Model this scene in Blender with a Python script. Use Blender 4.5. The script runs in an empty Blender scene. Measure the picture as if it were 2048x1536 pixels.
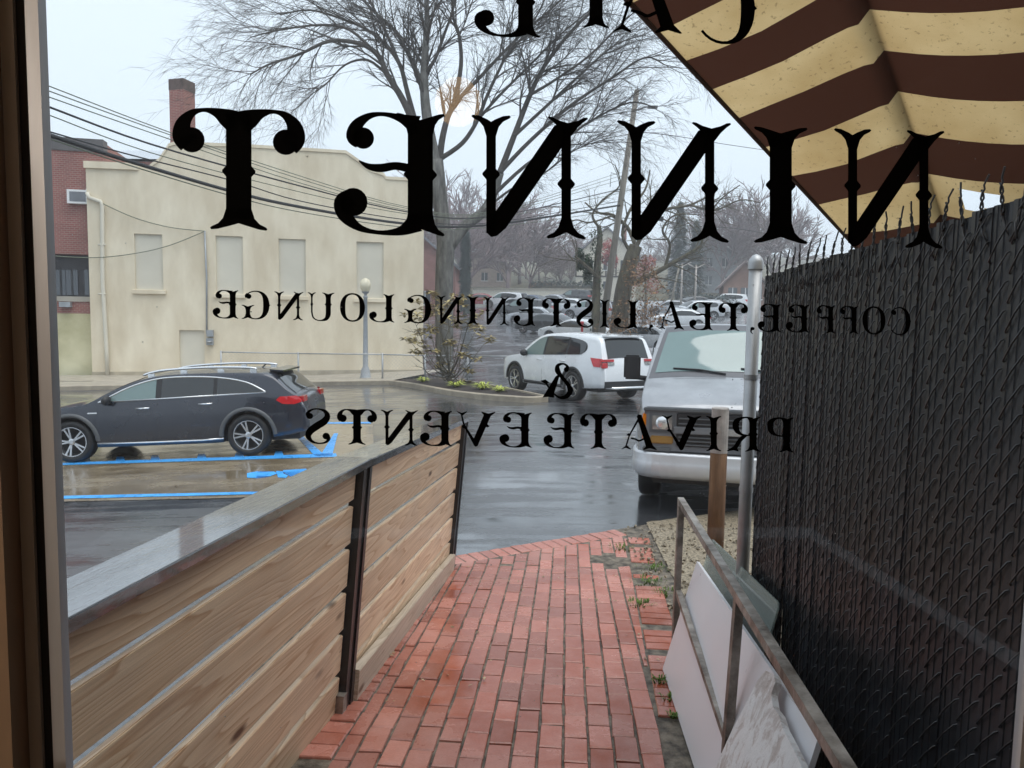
import bpy, bmesh, math, random
from mathutils import Vector, Matrix, Euler
from mathutils import noise as mnoise

R = math.radians
scene = bpy.context.scene
col = scene.collection

# ------------------------------------------------------------------ camera
F = 1480.0                      # focal length in pixels of a 2048 wide picture
CAM = Vector((0.0, 0.0, 2.05))
PITCH, ROLL = math.atan(0.085), 0.016
RM = (Matrix.Rotation(math.pi / 2 - PITCH, 3, 'X') @ Matrix.Rotation(ROLL, 3, 'Z'))
cam = bpy.data.cameras.new('camera')
cam.sensor_width = 36.0
cam.lens = F / 2048 * 36
cam.clip_start, cam.clip_end = 0.05, 2000
camo = bpy.data.objects.new('camera', cam)
camo.matrix_world = Matrix.Translation(CAM) @ RM.to_4x4()
col.objects.link(camo)
scene.camera = camo

# ------------------------------------------------------------------ light
SUN_EL, SUN_AZ = R(70), R(122)      # azimuth clockwise from +Y
world = bpy.data.worlds.new('World')
scene.world = world
world.use_nodes = True
wn, wl = world.node_tree.nodes, world.node_tree.links
wn.clear()
sky = wn.new('ShaderNodeTexSky')
sky.sky_type = 'NISHITA'
sky.sun_disc = False
sky.sun_elevation = SUN_EL
sky.sun_rotation = SUN_AZ
sky.dust_density = 6.0
sky.air_density = 1.0
bgs = wn.new('ShaderNodeBackground'); bgs.inputs[1].default_value = 0.05
bgc = wn.new('ShaderNodeBackground')                         # the cloud layer
bgc.inputs[0].default_value = (0.77, 0.875, 0.985, 1); bgc.inputs[1].default_value = 0.93
mixw = wn.new('ShaderNodeMixShader'); mixw.inputs[0].default_value = 0.88
outw = wn.new('ShaderNodeOutputWorld')
wl.new(sky.outputs[0], bgs.inputs[0])
wl.new(bgs.outputs[0], mixw.inputs[1]); wl.new(bgc.outputs[0], mixw.inputs[2])
wl.new(mixw.outputs[0], outw.inputs[0])

sl = bpy.data.lights.new('sun', 'SUN')
sl.energy = 1.5
sl.angle = R(50)
sl.color = (1.0, 0.97, 0.93)
so = bpy.data.objects.new('sun', sl)
sd = Vector((math.sin(SUN_AZ) * math.cos(SUN_EL), math.cos(SUN_AZ) * math.cos(SUN_EL), math.sin(SUN_EL)))
so.rotation_euler = (-sd).to_track_quat('-Z', 'Y').to_euler()
so.location = (0, -5, 30)
col.objects.link(so)

vs = scene.view_settings
vs.view_transform = 'Standard'; vs.look = 'None'; vs.gamma = 1.0
vs.use_curve_mapping = False
vs.exposure = 0.62
scene.render.engine = 'CYCLES'
scene.cycles.use_denoising = True
scene.cycles.max_bounces = 6
scene.cycles.diffuse_bounces = 3
scene.cycles.glossy_bounces = 3
scene.cycles.transparent_max_bounces = 12
scene.cycles.caustics_reflective = False
scene.cycles.caustics_refractive = False
scene.cycles.sample_clamp_indirect = 6

# ------------------------------------------------------------------ helpers
def ray(px, py):
    return (RM @ Vector(((px - 1024) / F, -(py - 768) / F, -1.0))).normalized()

def at(px, py, y):
    d = ray(px, py)
    return CAM + d * (y / d.y)

def on_plane(px, py, p0, n):
    d = ray(px, py)
    return CAM + d * ((p0 - CAM).dot(n) / d.dot(n))

def clamp(v, a, b):
    return max(a, min(b, v))

def gz(x, y):
    z = -0.05 * clamp(-x, 0, 8)
    if y > 33:
        t = y - 33
        z += 0.08 * (t - 4 * (1 - math.exp(-t / 4))) if t < 70 else 0.08 * 66 + 0.12 * (t - 70)
    return z

def ground(px, py, dz=0.0):
    d = ray(px, py)
    t = 1.0
    for i in range(4000):
        p = CAM + d * t
        if p.z <= gz(p.x, p.y):
            break
        t *= 1.003
    return Vector((p.x, p.y, gz(p.x, p.y) + dz))

def ramp(y):
    return 0.07 * max(0.0, 6 - y)

MATS = {}
def principled(name):
    m = bpy.data.materials.new(name)
    m.use_nodes = True
    nt = m.node_tree
    return m, nt, nt.nodes['Principled BSDF'], nt.nodes, nt.links

def mat(name, c, rough=0.6, metal=0.0, var=0.15, scale=3.0, bump=0.0, bscale=60.0, c2=None,
        rvar=0.0, coat=0.0, coat_ior=1.5, spec=0.5, stretch=(1, 1, 1), rand=0.0, detail=6, c2cut=(0.35, 0.7)):
    """procedural principled material: two-tone noise, roughness noise, bump, per-object value change"""
    if name in MATS:
        return MATS[name]
    m, nt, b, N, L = principled(name)
    tc = N.new('ShaderNodeTexCoord')
    mp = N.new('ShaderNodeMapping'); mp.inputs['Scale'].default_value = stretch
    L.new(tc.outputs['Object'], mp.inputs[0])
    nz = N.new('ShaderNodeTexNoise'); nz.inputs['Scale'].default_value = scale
    nz.inputs['Detail'].default_value = detail; nz.inputs['Roughness'].default_value = 0.6
    L.new(mp.outputs[0], nz.inputs['Vector'])
    cr = N.new('ShaderNodeValToRGB')
    cr.color_ramp.elements[0].position, cr.color_ramp.elements[1].position = c2cut
    a = tuple(min(1, v * (1 - var)) for v in c)
    z = tuple(min(1, v * (1 + var)) for v in (c2 or c))
    cr.color_ramp.elements[0].color = (*a, 1); cr.color_ramp.elements[1].color = (*z, 1)
    L.new(nz.outputs['Fac'], cr.inputs[0])
    src = cr.outputs[0]
    if rand:
        oi = N.new('ShaderNodeObjectInfo')
        mr = N.new('ShaderNodeMapRange'); mr.inputs[3].default_value = 1 - rand; mr.inputs[4].default_value = 1 + rand
        L.new(oi.outputs['Random'], mr.inputs[0])
        hv = N.new('ShaderNodeHueSaturation')
        L.new(mr.outputs[0], hv.inputs['Value']); L.new(src, hv.inputs['Color'])
        src = hv.outputs[0]
    L.new(src, b.inputs['Base Color'])
    b.inputs['Metallic'].default_value = metal
    b.inputs['Specular IOR Level'].default_value = spec
    b.inputs['Coat Weight'].default_value = coat
    b.inputs['Coat Roughness'].default_value = 0.06
    b.inputs['Coat IOR'].default_value = coat_ior
    if rvar:
        n2 = N.new('ShaderNodeTexNoise'); n2.inputs['Scale'].default_value = scale * 1.7; n2.inputs['Detail'].default_value = 5
        L.new(mp.outputs[0], n2.inputs['Vector'])
        m2 = N.new('ShaderNodeMapRange')
        m2.inputs[1].default_value = 0.35; m2.inputs[2].default_value = 0.65
        m2.inputs[3].default_value = max(0.02, rough - rvar); m2.inputs[4].default_value = min(1, rough + rvar)
        L.new(n2.outputs['Fac'], m2.inputs[0]); L.new(m2.outputs[0], b.inputs['Roughness'])
    else:
        b.inputs['Roughness'].default_value = rough
    if bump:
        n3 = N.new('ShaderNodeTexNoise'); n3.inputs['Scale'].default_value = bscale; n3.inputs['Detail'].default_value = 4
        L.new(mp.outputs[0], n3.inputs['Vector'])
        bp = N.new('ShaderNodeBump'); bp.inputs['Strength'].default_value = bump; bp.inputs['Distance'].default_value = 0.01
        L.new(n3.outputs['Fac'], bp.inputs['Height']); L.new(bp.outputs[0], b.inputs['Normal'])
    MATS[name] = m
    return m

class MB:
    def __init__(s):
        s.v, s.f = [], []
    def add(s, vs, fs):
        o = len(s.v)
        s.v += [Vector(p) for p in vs]
        s.f += [tuple(i + o for i in f) for f in fs]
        return s
    def box(s, c, size, M=None):
        x, y, z = (k / 2 for k in size)
        vs = [Vector((sx * x, sy * y, sz * z)) for sz in (-1, 1) for sy in (-1, 1) for sx in (-1, 1)]
        if M is not None:
            vs = [M @ p for p in vs]
        c = Vector(c)
        return s.add([p + c for p in vs], [(0, 2, 3, 1), (4, 5, 7, 6), (0, 1, 5, 4), (2, 6, 7, 3), (0, 4, 6, 2), (1, 3, 7, 5)])
    def hexa(s, b4, t4):
        """box from 4 bottom and 4 top points (same winding)"""
        return s.add(list(b4) + list(t4), [(3, 2, 1, 0), (4, 5, 6, 7), (0, 1, 5, 4), (1, 2, 6, 5), (2, 3, 7, 6), (3, 0, 4, 7)])
    def prism(s, pts, off):
        n = len(pts); off = Vector(off)
        vs = [Vector(p) for p in pts] + [Vector(p) + off for p in pts]
        fs = [tuple(range(n))[::-1], tuple(range(n, 2 * n))] + [(i, (i + 1) % n, n + (i + 1) % n, n + i) for i in range(n)]
        return s.add(vs, fs)
    def tube(s, pts, rad, n=6, cap=True, closed=False):
        pts = [Vector(p) for p in pts]
        if not isinstance(rad, (list, tuple)):
            rad = [rad] * len(pts)
        o = len(s.v); up = None
        K = len(pts)
        for i, p in enumerate(pts):
            if closed:
                t = (pts[(i + 1) % K] - pts[i - 1])
            else:
                t = pts[min(i + 1, K - 1)] - pts[max(i - 1, 0)]
            if t.length < 1e-9: t = Vector((0, 0, 1))
            t.normalize()
            if up is None:
                up = Vector((0, 0, 1)) if abs(t.z) < 0.9 else Vector((1, 0, 0))
            a = t.cross(up)
            if a.length < 1e-6: a = t.cross(Vector((0.3, 1, 0.2)))
            a.normalize(); b = a.cross(t); up = b
            for k in range(n):
                w = 2 * math.pi * k / n
                s.v.append(p + (a * math.cos(w) + b * math.sin(w)) * rad[i])
        for i in range(K if closed else K - 1):
            j = (i + 1) % K
            for k in range(n):
                s.f.append((o + i * n + k, o + i * n + (k + 1) % n, o + j * n + (k + 1) % n, o + j * n + k))
        if cap and not closed:
            s.f.append(tuple(o + k for k in range(n))[::-1])
            s.f.append(tuple(o + (K - 1) * n + k for k in range(n)))
        return s
    def lathe(s, prof, n=24, M=None, cap=False):
        """profile (r, h) turned about local Z"""
        o = len(s.v)
        for r, h in prof:
            for k in range(n):
                w = 2 * math.pi * k / n
                p = Vector((r * math.cos(w), r * math.sin(w), h))
                s.v.append(M @ p if M is not None else p)
        for i in range(len(prof) - 1):
            for k in range(n):
                s.f.append((o + i * n + k, o + i * n + (k + 1) % n, o + (i + 1) * n + (k + 1) % n, o + (i + 1) * n + k))
        if cap:
            s.f.append(tuple(o + k for k in range(n))[::-1])
            e = o + (len(prof) - 1) * n
            s.f.append(tuple(e + k for k in range(n)))
        return s
    def mesh(s, name, m, smooth=False, M=None):
        me = bpy.data.meshes.new(name)
        vs = [M @ v for v in s.v] if M is not None else s.v
        me.from_pydata([tuple(v) for v in vs], [], s.f)
        if m: me.materials.append(m)
        if smooth:
            me.polygons.foreach_set('use_smooth', [True] * len(me.polygons))
        me.update()
        return me
    def build(s, name, m, parent=None, smooth=False, world=False, fix=False):
        """link as ONE mesh object; world=True: vertices are in world space and get moved into the root's space"""
        M = None
        if world and parent is not None:
            M = full_matrix(parent).inverted()
        me = s.mesh(name, m, smooth, M)
        if fix:
            bm = bmesh.new(); bm.from_mesh(me)
            bmesh.ops.recalc_face_normals(bm, faces=bm.faces); bm.to_mesh(me); bm.free()
        return link(name, me, parent)

def full_matrix(o):
    M = o.matrix_basis.copy()
    while o.parent is not None:
        o = o.parent
        M = o.matrix_basis @ M
    return M

def link(name, me, parent=None, loc=None, rot=None):
    o = bpy.data.objects.new(name, me)
    col.objects.link(o)
    if parent is not None: o.parent = parent
    if loc is not None: o.location = loc
    if rot is not None: o.rotation_euler = rot
    return o

def tag(o, label=None, cat=None, group=None, kind=None):
    if label: o['label'] = label
    if cat: o['category'] = cat
    if group: o['group'] = group
    if kind: o['kind'] = kind
    return o

def thing(name, label, cat, loc=(0, 0, 0), rot=(0, 0, 0), group=None):
    o = bpy.data.objects.new(name, None)
    o.empty_display_size = 0.2
    col.objects.link(o)
    o.location = loc; o.rotation_euler = rot
    return tag(o, label, cat, group)

def copy_tree(o, parent=None):
    c = o.copy(); col.objects.link(c); c.parent = parent
    for ch in list(o.children):
        copy_tree(ch, c)
    return c

def spline(pts, k=4):
    """Catmull-Rom through tuples"""
    if len(pts) < 3: return [tuple(p) for p in pts]
    out = []
    n = len(pts)
    for i in range(n - 1):
        p0, p1, p2, p3 = pts[max(0, i - 1)], pts[i], pts[i + 1], pts[min(n - 1, i + 2)]
        for j in range(k):
            t = j / k
            out.append(tuple(0.5 * ((2 * b) + (c - a) * t + (2 * a - 5 * b + 4 * c - d) * t * t + (3 * b - a - 3 * c + d) * t ** 3)
                             for a, b, c, d in zip(p0, p1, p2, p3)))
    out.append(tuple(pts[-1]))
    return out

def lerp_tab(tab, x):
    """smooth table look-up, tab sorted by rising x"""
    if x <= tab[0][0]: return tab[0][1]
    if x >= tab[-1][0]: return tab[-1][1]
    for (a, va), (b, vb) in zip(tab, tab[1:]):
        if a <= x <= b:
            t = (x - a) / (b - a) if b > a else 0
            return va + (vb - va) * t

# ------------------------------------------------------------------ materials
def wet_asphalt(name, lo, hi, streak, rlo, rhi, brown=0.0):
    m, nt, b, N, L = principled(name)
    tc = N.new('ShaderNodeTexCoord')
    def noise(sc, st, det=6, rot=0.0, rough=0.6):
        mp = N.new('ShaderNodeMapping'); mp.inputs['Scale'].default_value = st; mp.inputs['Rotation'].default_value = (0, 0, rot)
        L.new(tc.outputs['Object'], mp.inputs[0])
        n = N.new('ShaderNodeTexNoise'); n.inputs['Scale'].default_value = sc; n.inputs['Detail'].default_value = det
        n.inputs['Roughness'].default_value = rough
        L.new(mp.outputs[0], n.inputs['Vector']); return n
    n1 = noise(0.45, (1, 1, 1)); n2 = noise(1.5, streak, 9, 0.12, 0.68); n3 = noise(75, (1, 1, 1), 4)
    cr = N.new('ShaderNodeValToRGB'); cr.color_ramp.elements[0].color = (*lo, 1); cr.color_ramp.elements[1].color = (*hi, 1)
    cr.color_ramp.elements[0].position = 0.35; cr.color_ramp.elements[1].position = 0.7
    L.new(n2.outputs['Fac'], cr.inputs[0]); L.new(cr.outputs[0], b.inputs['Base Color'])
    ad = N.new('ShaderNodeMath'); ad.operation = 'ADD'
    L.new(n1.outputs['Fac'], ad.inputs[0]); L.new(n2.outputs['Fac'], ad.inputs[1])
    mr = N.new('ShaderNodeMapRange'); mr.inputs[1].default_value = 0.88; mr.inputs[2].default_value = 1.12
    mr.inputs[3].default_value = rlo; mr.inputs[4].default_value = rhi
    L.new(ad.outputs[0], mr.inputs[0]); L.new(mr.outputs[0], b.inputs['Roughness'])
    hs = N.new('ShaderNodeMath'); hs.operation = 'MULTIPLY_ADD'; hs.inputs[1].default_value = 0.35
    L.new(n3.outputs['Fac'], hs.inputs[0]); L.new(n2.outputs['Fac'], hs.inputs[2])
    bs = N.new('ShaderNodeMapRange'); bs.inputs[1].default_value = 0.9; bs.inputs[2].default_value = 1.1
    bs.inputs[3].default_value = 0.03; bs.inputs[4].default_value = 0.45
    L.new(ad.outputs[0], bs.inputs[0])
    bp = N.new('ShaderNodeBump'); bp.inputs['Distance'].default_value = 0.012
    L.new(bs.outputs[0], bp.inputs['Strength'])
    L.new(hs.outputs[0], bp.inputs['Height']); L.new(bp.outputs[0], b.inputs['Normal'])
    b.inputs['Specular IOR Level'].default_value = 1.0
    b.inputs['Coat Weight'].default_value = 0.55; b.inputs['Coat IOR'].default_value = 1.7; b.inputs['Coat Roughness'].default_value = 0.12
    L.new(bp.outputs[0], b.inputs['Coat Normal'])
    MATS[name] = m
    return m

M_ASPH = wet_asphalt('wet asphalt', (0.028, 0.030, 0.034), (0.075, 0.077, 0.083), (0.22, 2.6, 1), 0.05, 0.36)
M_CONC = wet_asphalt('wet tan concrete', (0.20, 0.155, 0.10), (0.33, 0.265, 0.18), (0.5, 1.2, 1), 0.10, 0.40)

def wood_mat(name, c1, c2, wet=0.0):
    m, nt, b, N, L = principled(name)
    tc = N.new('ShaderNodeTexCoord'); oi = N.new('ShaderNodeObjectInfo')
    off = N.new('ShaderNodeVectorMath'); off.operation = 'MULTIPLY_ADD'
    cmb = N.new('ShaderNodeCombineXYZ')
    L.new(oi.outputs['Random'], cmb.inputs[0]); L.new(oi.outputs['Random'], cmb.inputs[1]); L.new(oi.outputs['Random'], cmb.inputs[2])
    L.new(cmb.outputs[0], off.inputs[0]); off.inputs[1].default_value = (17, 11, 23)
    L.new(tc.outputs['Object'], off.inputs[2])
    mp = N.new('ShaderNodeMapping'); mp.inputs['Scale'].default_value = (1, 0.085, 1.15)
    L.new(off.outputs[0], mp.inputs[0])
    n1 = N.new('ShaderNodeTexNoise'); n1.inputs['Scale'].default_value = 5.5; n1.inputs['Detail'].default_value = 2; n1.inputs['Roughness'].default_value = 0.45
    L.new(mp.outputs[0], n1.inputs['Vector'])
    # growth rings: bands of the stretched noise field
    mu = N.new('ShaderNodeMath'); mu.operation = 'MULTIPLY'; mu.inputs[1].default_value = 17
    L.new(n1.outputs['Fac'], mu.inputs[0])
    fr = N.new('ShaderNodeMath'); fr.operation = 'FRACT'; L.new(mu.outputs[0], fr.inputs[0])
    r1 = N.new('ShaderNodeValToRGB')
    e = r1.color_ramp.elements
    e[0].position = 0.0; e[0].color = (0.05, 0.05, 0.05, 1); e[1].position = 0.75; e[1].color = (0.55, 0.55, 0.55, 1)
    e2 = r1.color_ramp.elements.new(0.93); e2.color = (1, 1, 1, 1)
    e3 = r1.color_ramp.elements.new(1.0); e3.color = (0.05, 0.05, 0.05, 1)
    L.new(fr.outputs[0], r1.inputs[0])
    # fine fibre
    mp2 = N.new('ShaderNodeMapping'); mp2.inputs['Scale'].default_value = (1, 0.03, 1); L.new(off.outputs[0], mp2.inputs[0])
    n2 = N.new('ShaderNodeTexNoise'); n2.inputs['Scale'].default_value = 120; n2.inputs['Detail'].default_value = 5
    L.new(mp2.outputs[0], n2.inputs['Vector'])
    # knots
    mp3 = N.new('ShaderNodeMapping'); mp3.inputs['Scale'].default_value = (0.01, 1.6, 4.6); L.new(off.outputs[0], mp3.inputs[0])
    vo = N.new('ShaderNodeTexVoronoi'); vo.inputs['Scale'].default_value = 1.0; L.new(mp3.outputs[0], vo.inputs['Vector'])
    kn = N.new('ShaderNodeMapRange'); kn.inputs[1].default_value = 0.05; kn.inputs[2].default_value = 0.11
    kn.inputs[3].default_value = 1.0; kn.inputs[4].default_value = 0.0
    L.new(vo.outputs['Distance'], kn.inputs[0])
    ca = N.new('ShaderNodeMix'); ca.data_type = 'RGBA'
    ca.inputs[6].default_value = (*c1, 1); ca.inputs[7].default_value = (*c2, 1)
    L.new(r1.outputs[0], ca.inputs[0])
    cb = N.new('ShaderNodeMix'); cb.data_type = 'RGBA'; cb.blend_type = 'MULTIPLY'
    mrf = N.new('ShaderNodeMapRange'); mrf.inputs[3].default_value = 0.72; mrf.inputs[4].default_value = 1.22
    L.new(n2.outputs['Fac'], mrf.inputs[0])
    cf = N.new('ShaderNodeCombineColor')
    for i in range(3): L.new(mrf.outputs[0], cf.inputs[i])
    cb.inputs[0].default_value = 1.0
    L.new(ca.outputs[2], cb.inputs[6]); L.new(cf.outputs[0], cb.inputs[7])
    cc = N.new('ShaderNodeMix'); cc.data_type = 'RGBA'; cc.inputs[7].default_value = (0.10, 0.045, 0.02, 1)
    L.new(kn.outputs[0], cc.inputs[0]); L.new(cb.outputs[2], cc.inputs[6])
    # grey weather stains
    n4 = N.new('ShaderNodeTexNoise'); n4.inputs['Scale'].default_value = 2.2; n4.inputs['Detail'].default_value = 4
    L.new(off.outputs[0], n4.inputs['Vector'])
    ms = N.new('ShaderNodeMapRange'); ms.inputs[1].default_value = 0.5; ms.inputs[2].default_value = 0.75; ms.inputs[4].default_value = 0.45
    L.new(n4.outputs['Fac'], ms.inputs[0])
    cd = N.new('ShaderNodeMix'); cd.data_type = 'RGBA'; cd.inputs[7].default_value = (0.42, 0.34, 0.27, 1)
    L.new(ms.outputs[0], cd.inputs[0]); L.new(cc.outputs[2], cd.inputs[6])
    hv = N.new('ShaderNodeHueSaturation')
    mr = N.new('ShaderNodeMapRange'); mr.inputs[3].default_value = 0.85; mr.inputs[4].default_value = 1.12
    L.new(oi.outputs['Random'], mr.inputs[0]); L.new(mr.outputs[0], hv.inputs['Value']); L.new(cd.outputs[2], hv.inputs['Color'])
    L.new(hv.outputs[0], b.inputs['Base Color'])
    b.inputs['Roughness'].default_value = 0.5 - wet
    bp = N.new('ShaderNodeBump'); bp.inputs['Strength'].default_value = 0.25; bp.inputs['Distance'].default_value = 0.004
    L.new(n2.outputs['Fac'], bp.inputs['Height']); L.new(bp.outputs[0], b.inputs['Normal'])
    MATS[name] = m
    return m

M_WOOD = wood_mat('fence pine', (0.74, 0.57, 0.40), (0.50, 0.32, 0.19))
M_WOODP = wood_mat('weathered pale pine', (0.50, 0.43, 0.35), (0.36, 0.29, 0.21))
M_CAP = mat('wet charcoal cap', (0.055, 0.058, 0.062), 0.18, 0, 0.5, 9, 0.45, 40, rvar=0.15, stretch=(1.6, 0.4, 1), spec=1.0, coat=1.0, coat_ior=2.3)
M_BLKST = mat('black steel', (0.012, 0.012, 0.014), 0.35, 0.0, 0.2, 6, spec=0.5)
M_VINYL = mat('black vinyl', (0.0015, 0.0015, 0.0015), 0.7, spec=0.04)
M_ALU = mat('aluminium frame', (0.60, 0.60, 0.62), 0.45, 0.35, 0.12, 2.5, rvar=0.1, stretch=(6, 6, 0.6))
M_RUB = mat('black gasket', (0.006, 0.006, 0.008), 0.6)
M_JAMB = mat('brown jamb', (0.34, 0.23, 0.15), 0.5, 0, 0.2, 3, stretch=(5, 5, 0.5))
M_TAN = mat('tan edge', (0.36, 0.29, 0.21), 0.5)
M_PLAST = mat('interior plaster', (0.42, 0.33, 0.25), 0.8, 0, 0.1, 2)
M_FLOORW = mat('interior floor', (0.16, 0.10, 0.06), 0.5, 0, 0.3, 3, stretch=(1, 8, 1))
M_FACADE = mat('facade stucco', (0.33, 0.30, 0.27), 0.8, 0, 0.1, 2, 0.2, 40)
M_STUCCO = mat('cream stucco', (0.70, 0.60, 0.44), 0.9, 0, 0.07, 1.3, 0.45, 9, c2=(0.76, 0.68, 0.53), stretch=(1, 1, 0.4))
M_STUC2 = mat('pale stucco infill', (0.66, 0.62, 0.52), 0.9, 0, 0.06, 0.8, 0.2, 9)
M_YELST = mat('yellow green render', (0.50, 0.46, 0.26), 0.9, 0, 0.15, 0.6, c2=(0.60, 0.56, 0.38))
M_GALV = mat('galvanised steel', (0.42, 0.43, 0.44), 0.45, 0.5, 0.15, 5)
M_GRAYP = mat('grey painted metal', (0.32, 0.34, 0.36), 0.45, 0.2, 0.12, 4)
M_WHITE = mat('white painted metal', (0.75, 0.75, 0.74), 0.5, 0, 0.05, 4)
M_SLAT = mat('black privacy slat', (0.021, 0.024, 0.029), 0.36, 0, 0.25, 9, stretch=(4, 4, 0.3), rand=0.25, spec=0.45)
M_WIRE = mat('black coated wire', (0.035, 0.035, 0.038), 0.28, 0, 0.2, 9, spec=0.5)
M_SHEET = mat('white laminate', (0.82, 0.81, 0.84), 0.35, 0, 0.03, 2, rvar=0.08)
M_RUST = mat('rusted steel tube', (0.20, 0.16, 0.13), 0.5, 0.4, 0.45, 9, 0.3, 60, c2=(0.30, 0.27, 0.24), rvar=0.15)
M_POSTB = mat('brown weathered post', (0.085, 0.038, 0.015), 0.6, 0, 0.3, 6, 0.2, 30, spec=0.2, c2=(0.12, 0.062, 0.03), stretch=(3, 3, 0.5))
M_POSTT = mat('grey worn post top', (0.40, 0.36, 0.33), 0.55, 0.1, 0.3, 9)
M_GRAV = mat('tan gravel', (0.17, 0.135, 0.09), 0.6, 0, 0.5, 45, 0.9, 70, c2=(0.29, 0.24, 0.17))
M_KERB = mat('tan kerb concrete', (0.34, 0.29, 0.22), 0.6, 0, 0.2, 3, 0.3, 30)
M_SIDE = mat('sidewalk concrete', (0.38, 0.34, 0.28), 0.45, 0, 0.12, 2, 0.2, 30, rvar=0.15)
M_MULCH = mat('dark mulch', (0.03, 0.02, 0.016), 0.8, 0, 0.5, 20, 0.8, 30)
M_BLUE = mat('blue road paint', (0.06, 0.38, 0.88), 0.35, 0, 0.12, 4, rvar=0.15)
M_WPAINT = mat('white road paint', (0.75, 0.77, 0.80), 0.4, 0, 0.08, 4)
M_BARK = mat('grey elm bark', (0.105, 0.10, 0.09), 0.85, 0, 0.35, 3, 0.6, 18, c2=(0.17, 0.165, 0.15), stretch=(2, 2, 0.5))
M_TWIG = mat('dark twigs', (0.060, 0.052, 0.047), 0.85, 0, 0.2, 3)
M_BARK2 = mat('brown mossy bark', (0.085, 0.065, 0.05), 0.85, 0, 0.35, 3, 0.6, 18, c2=(0.11, 0.10, 0.06), stretch=(2, 2, 0.5))
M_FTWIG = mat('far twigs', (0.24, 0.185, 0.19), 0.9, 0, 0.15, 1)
M_IVY = mat('ivy leaves', (0.035, 0.07, 0.025), 0.5, 0, 0.4, 4)
M_CONI = mat('far conifer', (0.055, 0.075, 0.07), 0.8, 0, 0.3, 2)
M_RED = mat('red autumn leaves', (0.40, 0.10, 0.09), 0.7, 0, 0.25, 3)
M_BRONZE = mat('bronze leaves', (0.28, 0.20, 0.08), 0.6, 0, 0.35, 6, c2=(0.40, 0.33, 0.14))
M_RUSTL = mat('rust brown leaves', (0.26, 0.14, 0.06), 0.7, 0, 0.4, 3)
M_HOSTA = mat('yellow green leaves', (0.45, 0.50, 0.10), 0.5, 0, 0.25, 8)
M_MOSS = mat('moss', (0.10, 0.17, 0.03), 0.9, 0, 0.4, 30, 0.6, 60)
M_CABLE = mat('black cable', (0.012, 0.012, 0.014), 0.5)
M_CABLE2 = mat('weathered copper wire', (0.15, 0.17, 0.12), 0.6)
M_POLE = mat('weathered wooden pole', (0.22, 0.20, 0.17), 0.85, 0, 0.25, 3, 0.3, 20, stretch=(4, 4, 0.3))
M_MARB = None

def brick_wall_mat(name, c1, c2, mortar, w=0.21, h=0.075):
    m, nt, b, N, L = principled(name)
    tc = N.new('ShaderNodeTexCoord')
    sx = N.new('ShaderNodeSeparateXYZ'); L.new(tc.outputs['Object'], sx.inputs[0])
    ad = N.new('ShaderNodeMath'); ad.operation = 'ADD'; L.new(sx.outputs[0], ad.inputs[0]); L.new(sx.outputs[1], ad.inputs[1])
    cx = N.new('ShaderNodeCombineXYZ'); L.new(ad.outputs[0], cx.inputs[0]); L.new(sx.outputs[2], cx.inputs[1])
    bt = N.new('ShaderNodeTexBrick'); bt.inputs['Scale'].default_value = 1.0
    bt.inputs['Brick Width'].default_value = w; bt.inputs['Row Height'].default_value = h; bt.inputs['Mortar Size'].default_value = 0.010
    bt.inputs['Color1'].default_value = (*c1, 1); bt.inputs['Color2'].default_value = (*c2, 1); bt.inputs['Mortar'].default_value = (*mortar, 1)
    L.new(cx.outputs[0], bt.inputs['Vector'])
    nz = N.new('ShaderNodeTexNoise'); nz.inputs['Scale'].default_value = 1.2; L.new(tc.outputs['Object'], nz.inputs['Vector'])
    mr = N.new('ShaderNodeMapRange'); mr.inputs[3].default_value = 0.65; mr.inputs[4].default_value = 1.3; L.new(nz.outputs['Fac'], mr.inputs[0])
    hv = N.new('ShaderNodeHueSaturation'); L.new(mr.outputs[0], hv.inputs['Value']); L.new(bt.outputs['Color'], hv.inputs['Color'])
    L.new(hv.outputs[0], b.inputs['Base Color'])
    b.inputs['Roughness'].default_value = 0.8
    bp = N.new('ShaderNodeBump'); bp.inputs['Strength'].default_value = 0.5; bp.inputs['Distance'].default_value = 0.01; bp.invert = True
    L.new(bt.outputs['Fac'], bp.inputs['Height']); L.new(bp.outputs[0], b.inputs['Normal'])
    MATS[name] = m
    return m
M_BRICKW = brick_wall_mat('red brick wall', (0.24, 0.075, 0.06), (0.30, 0.10, 0.08), (0.33, 0.24, 0.21))

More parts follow.
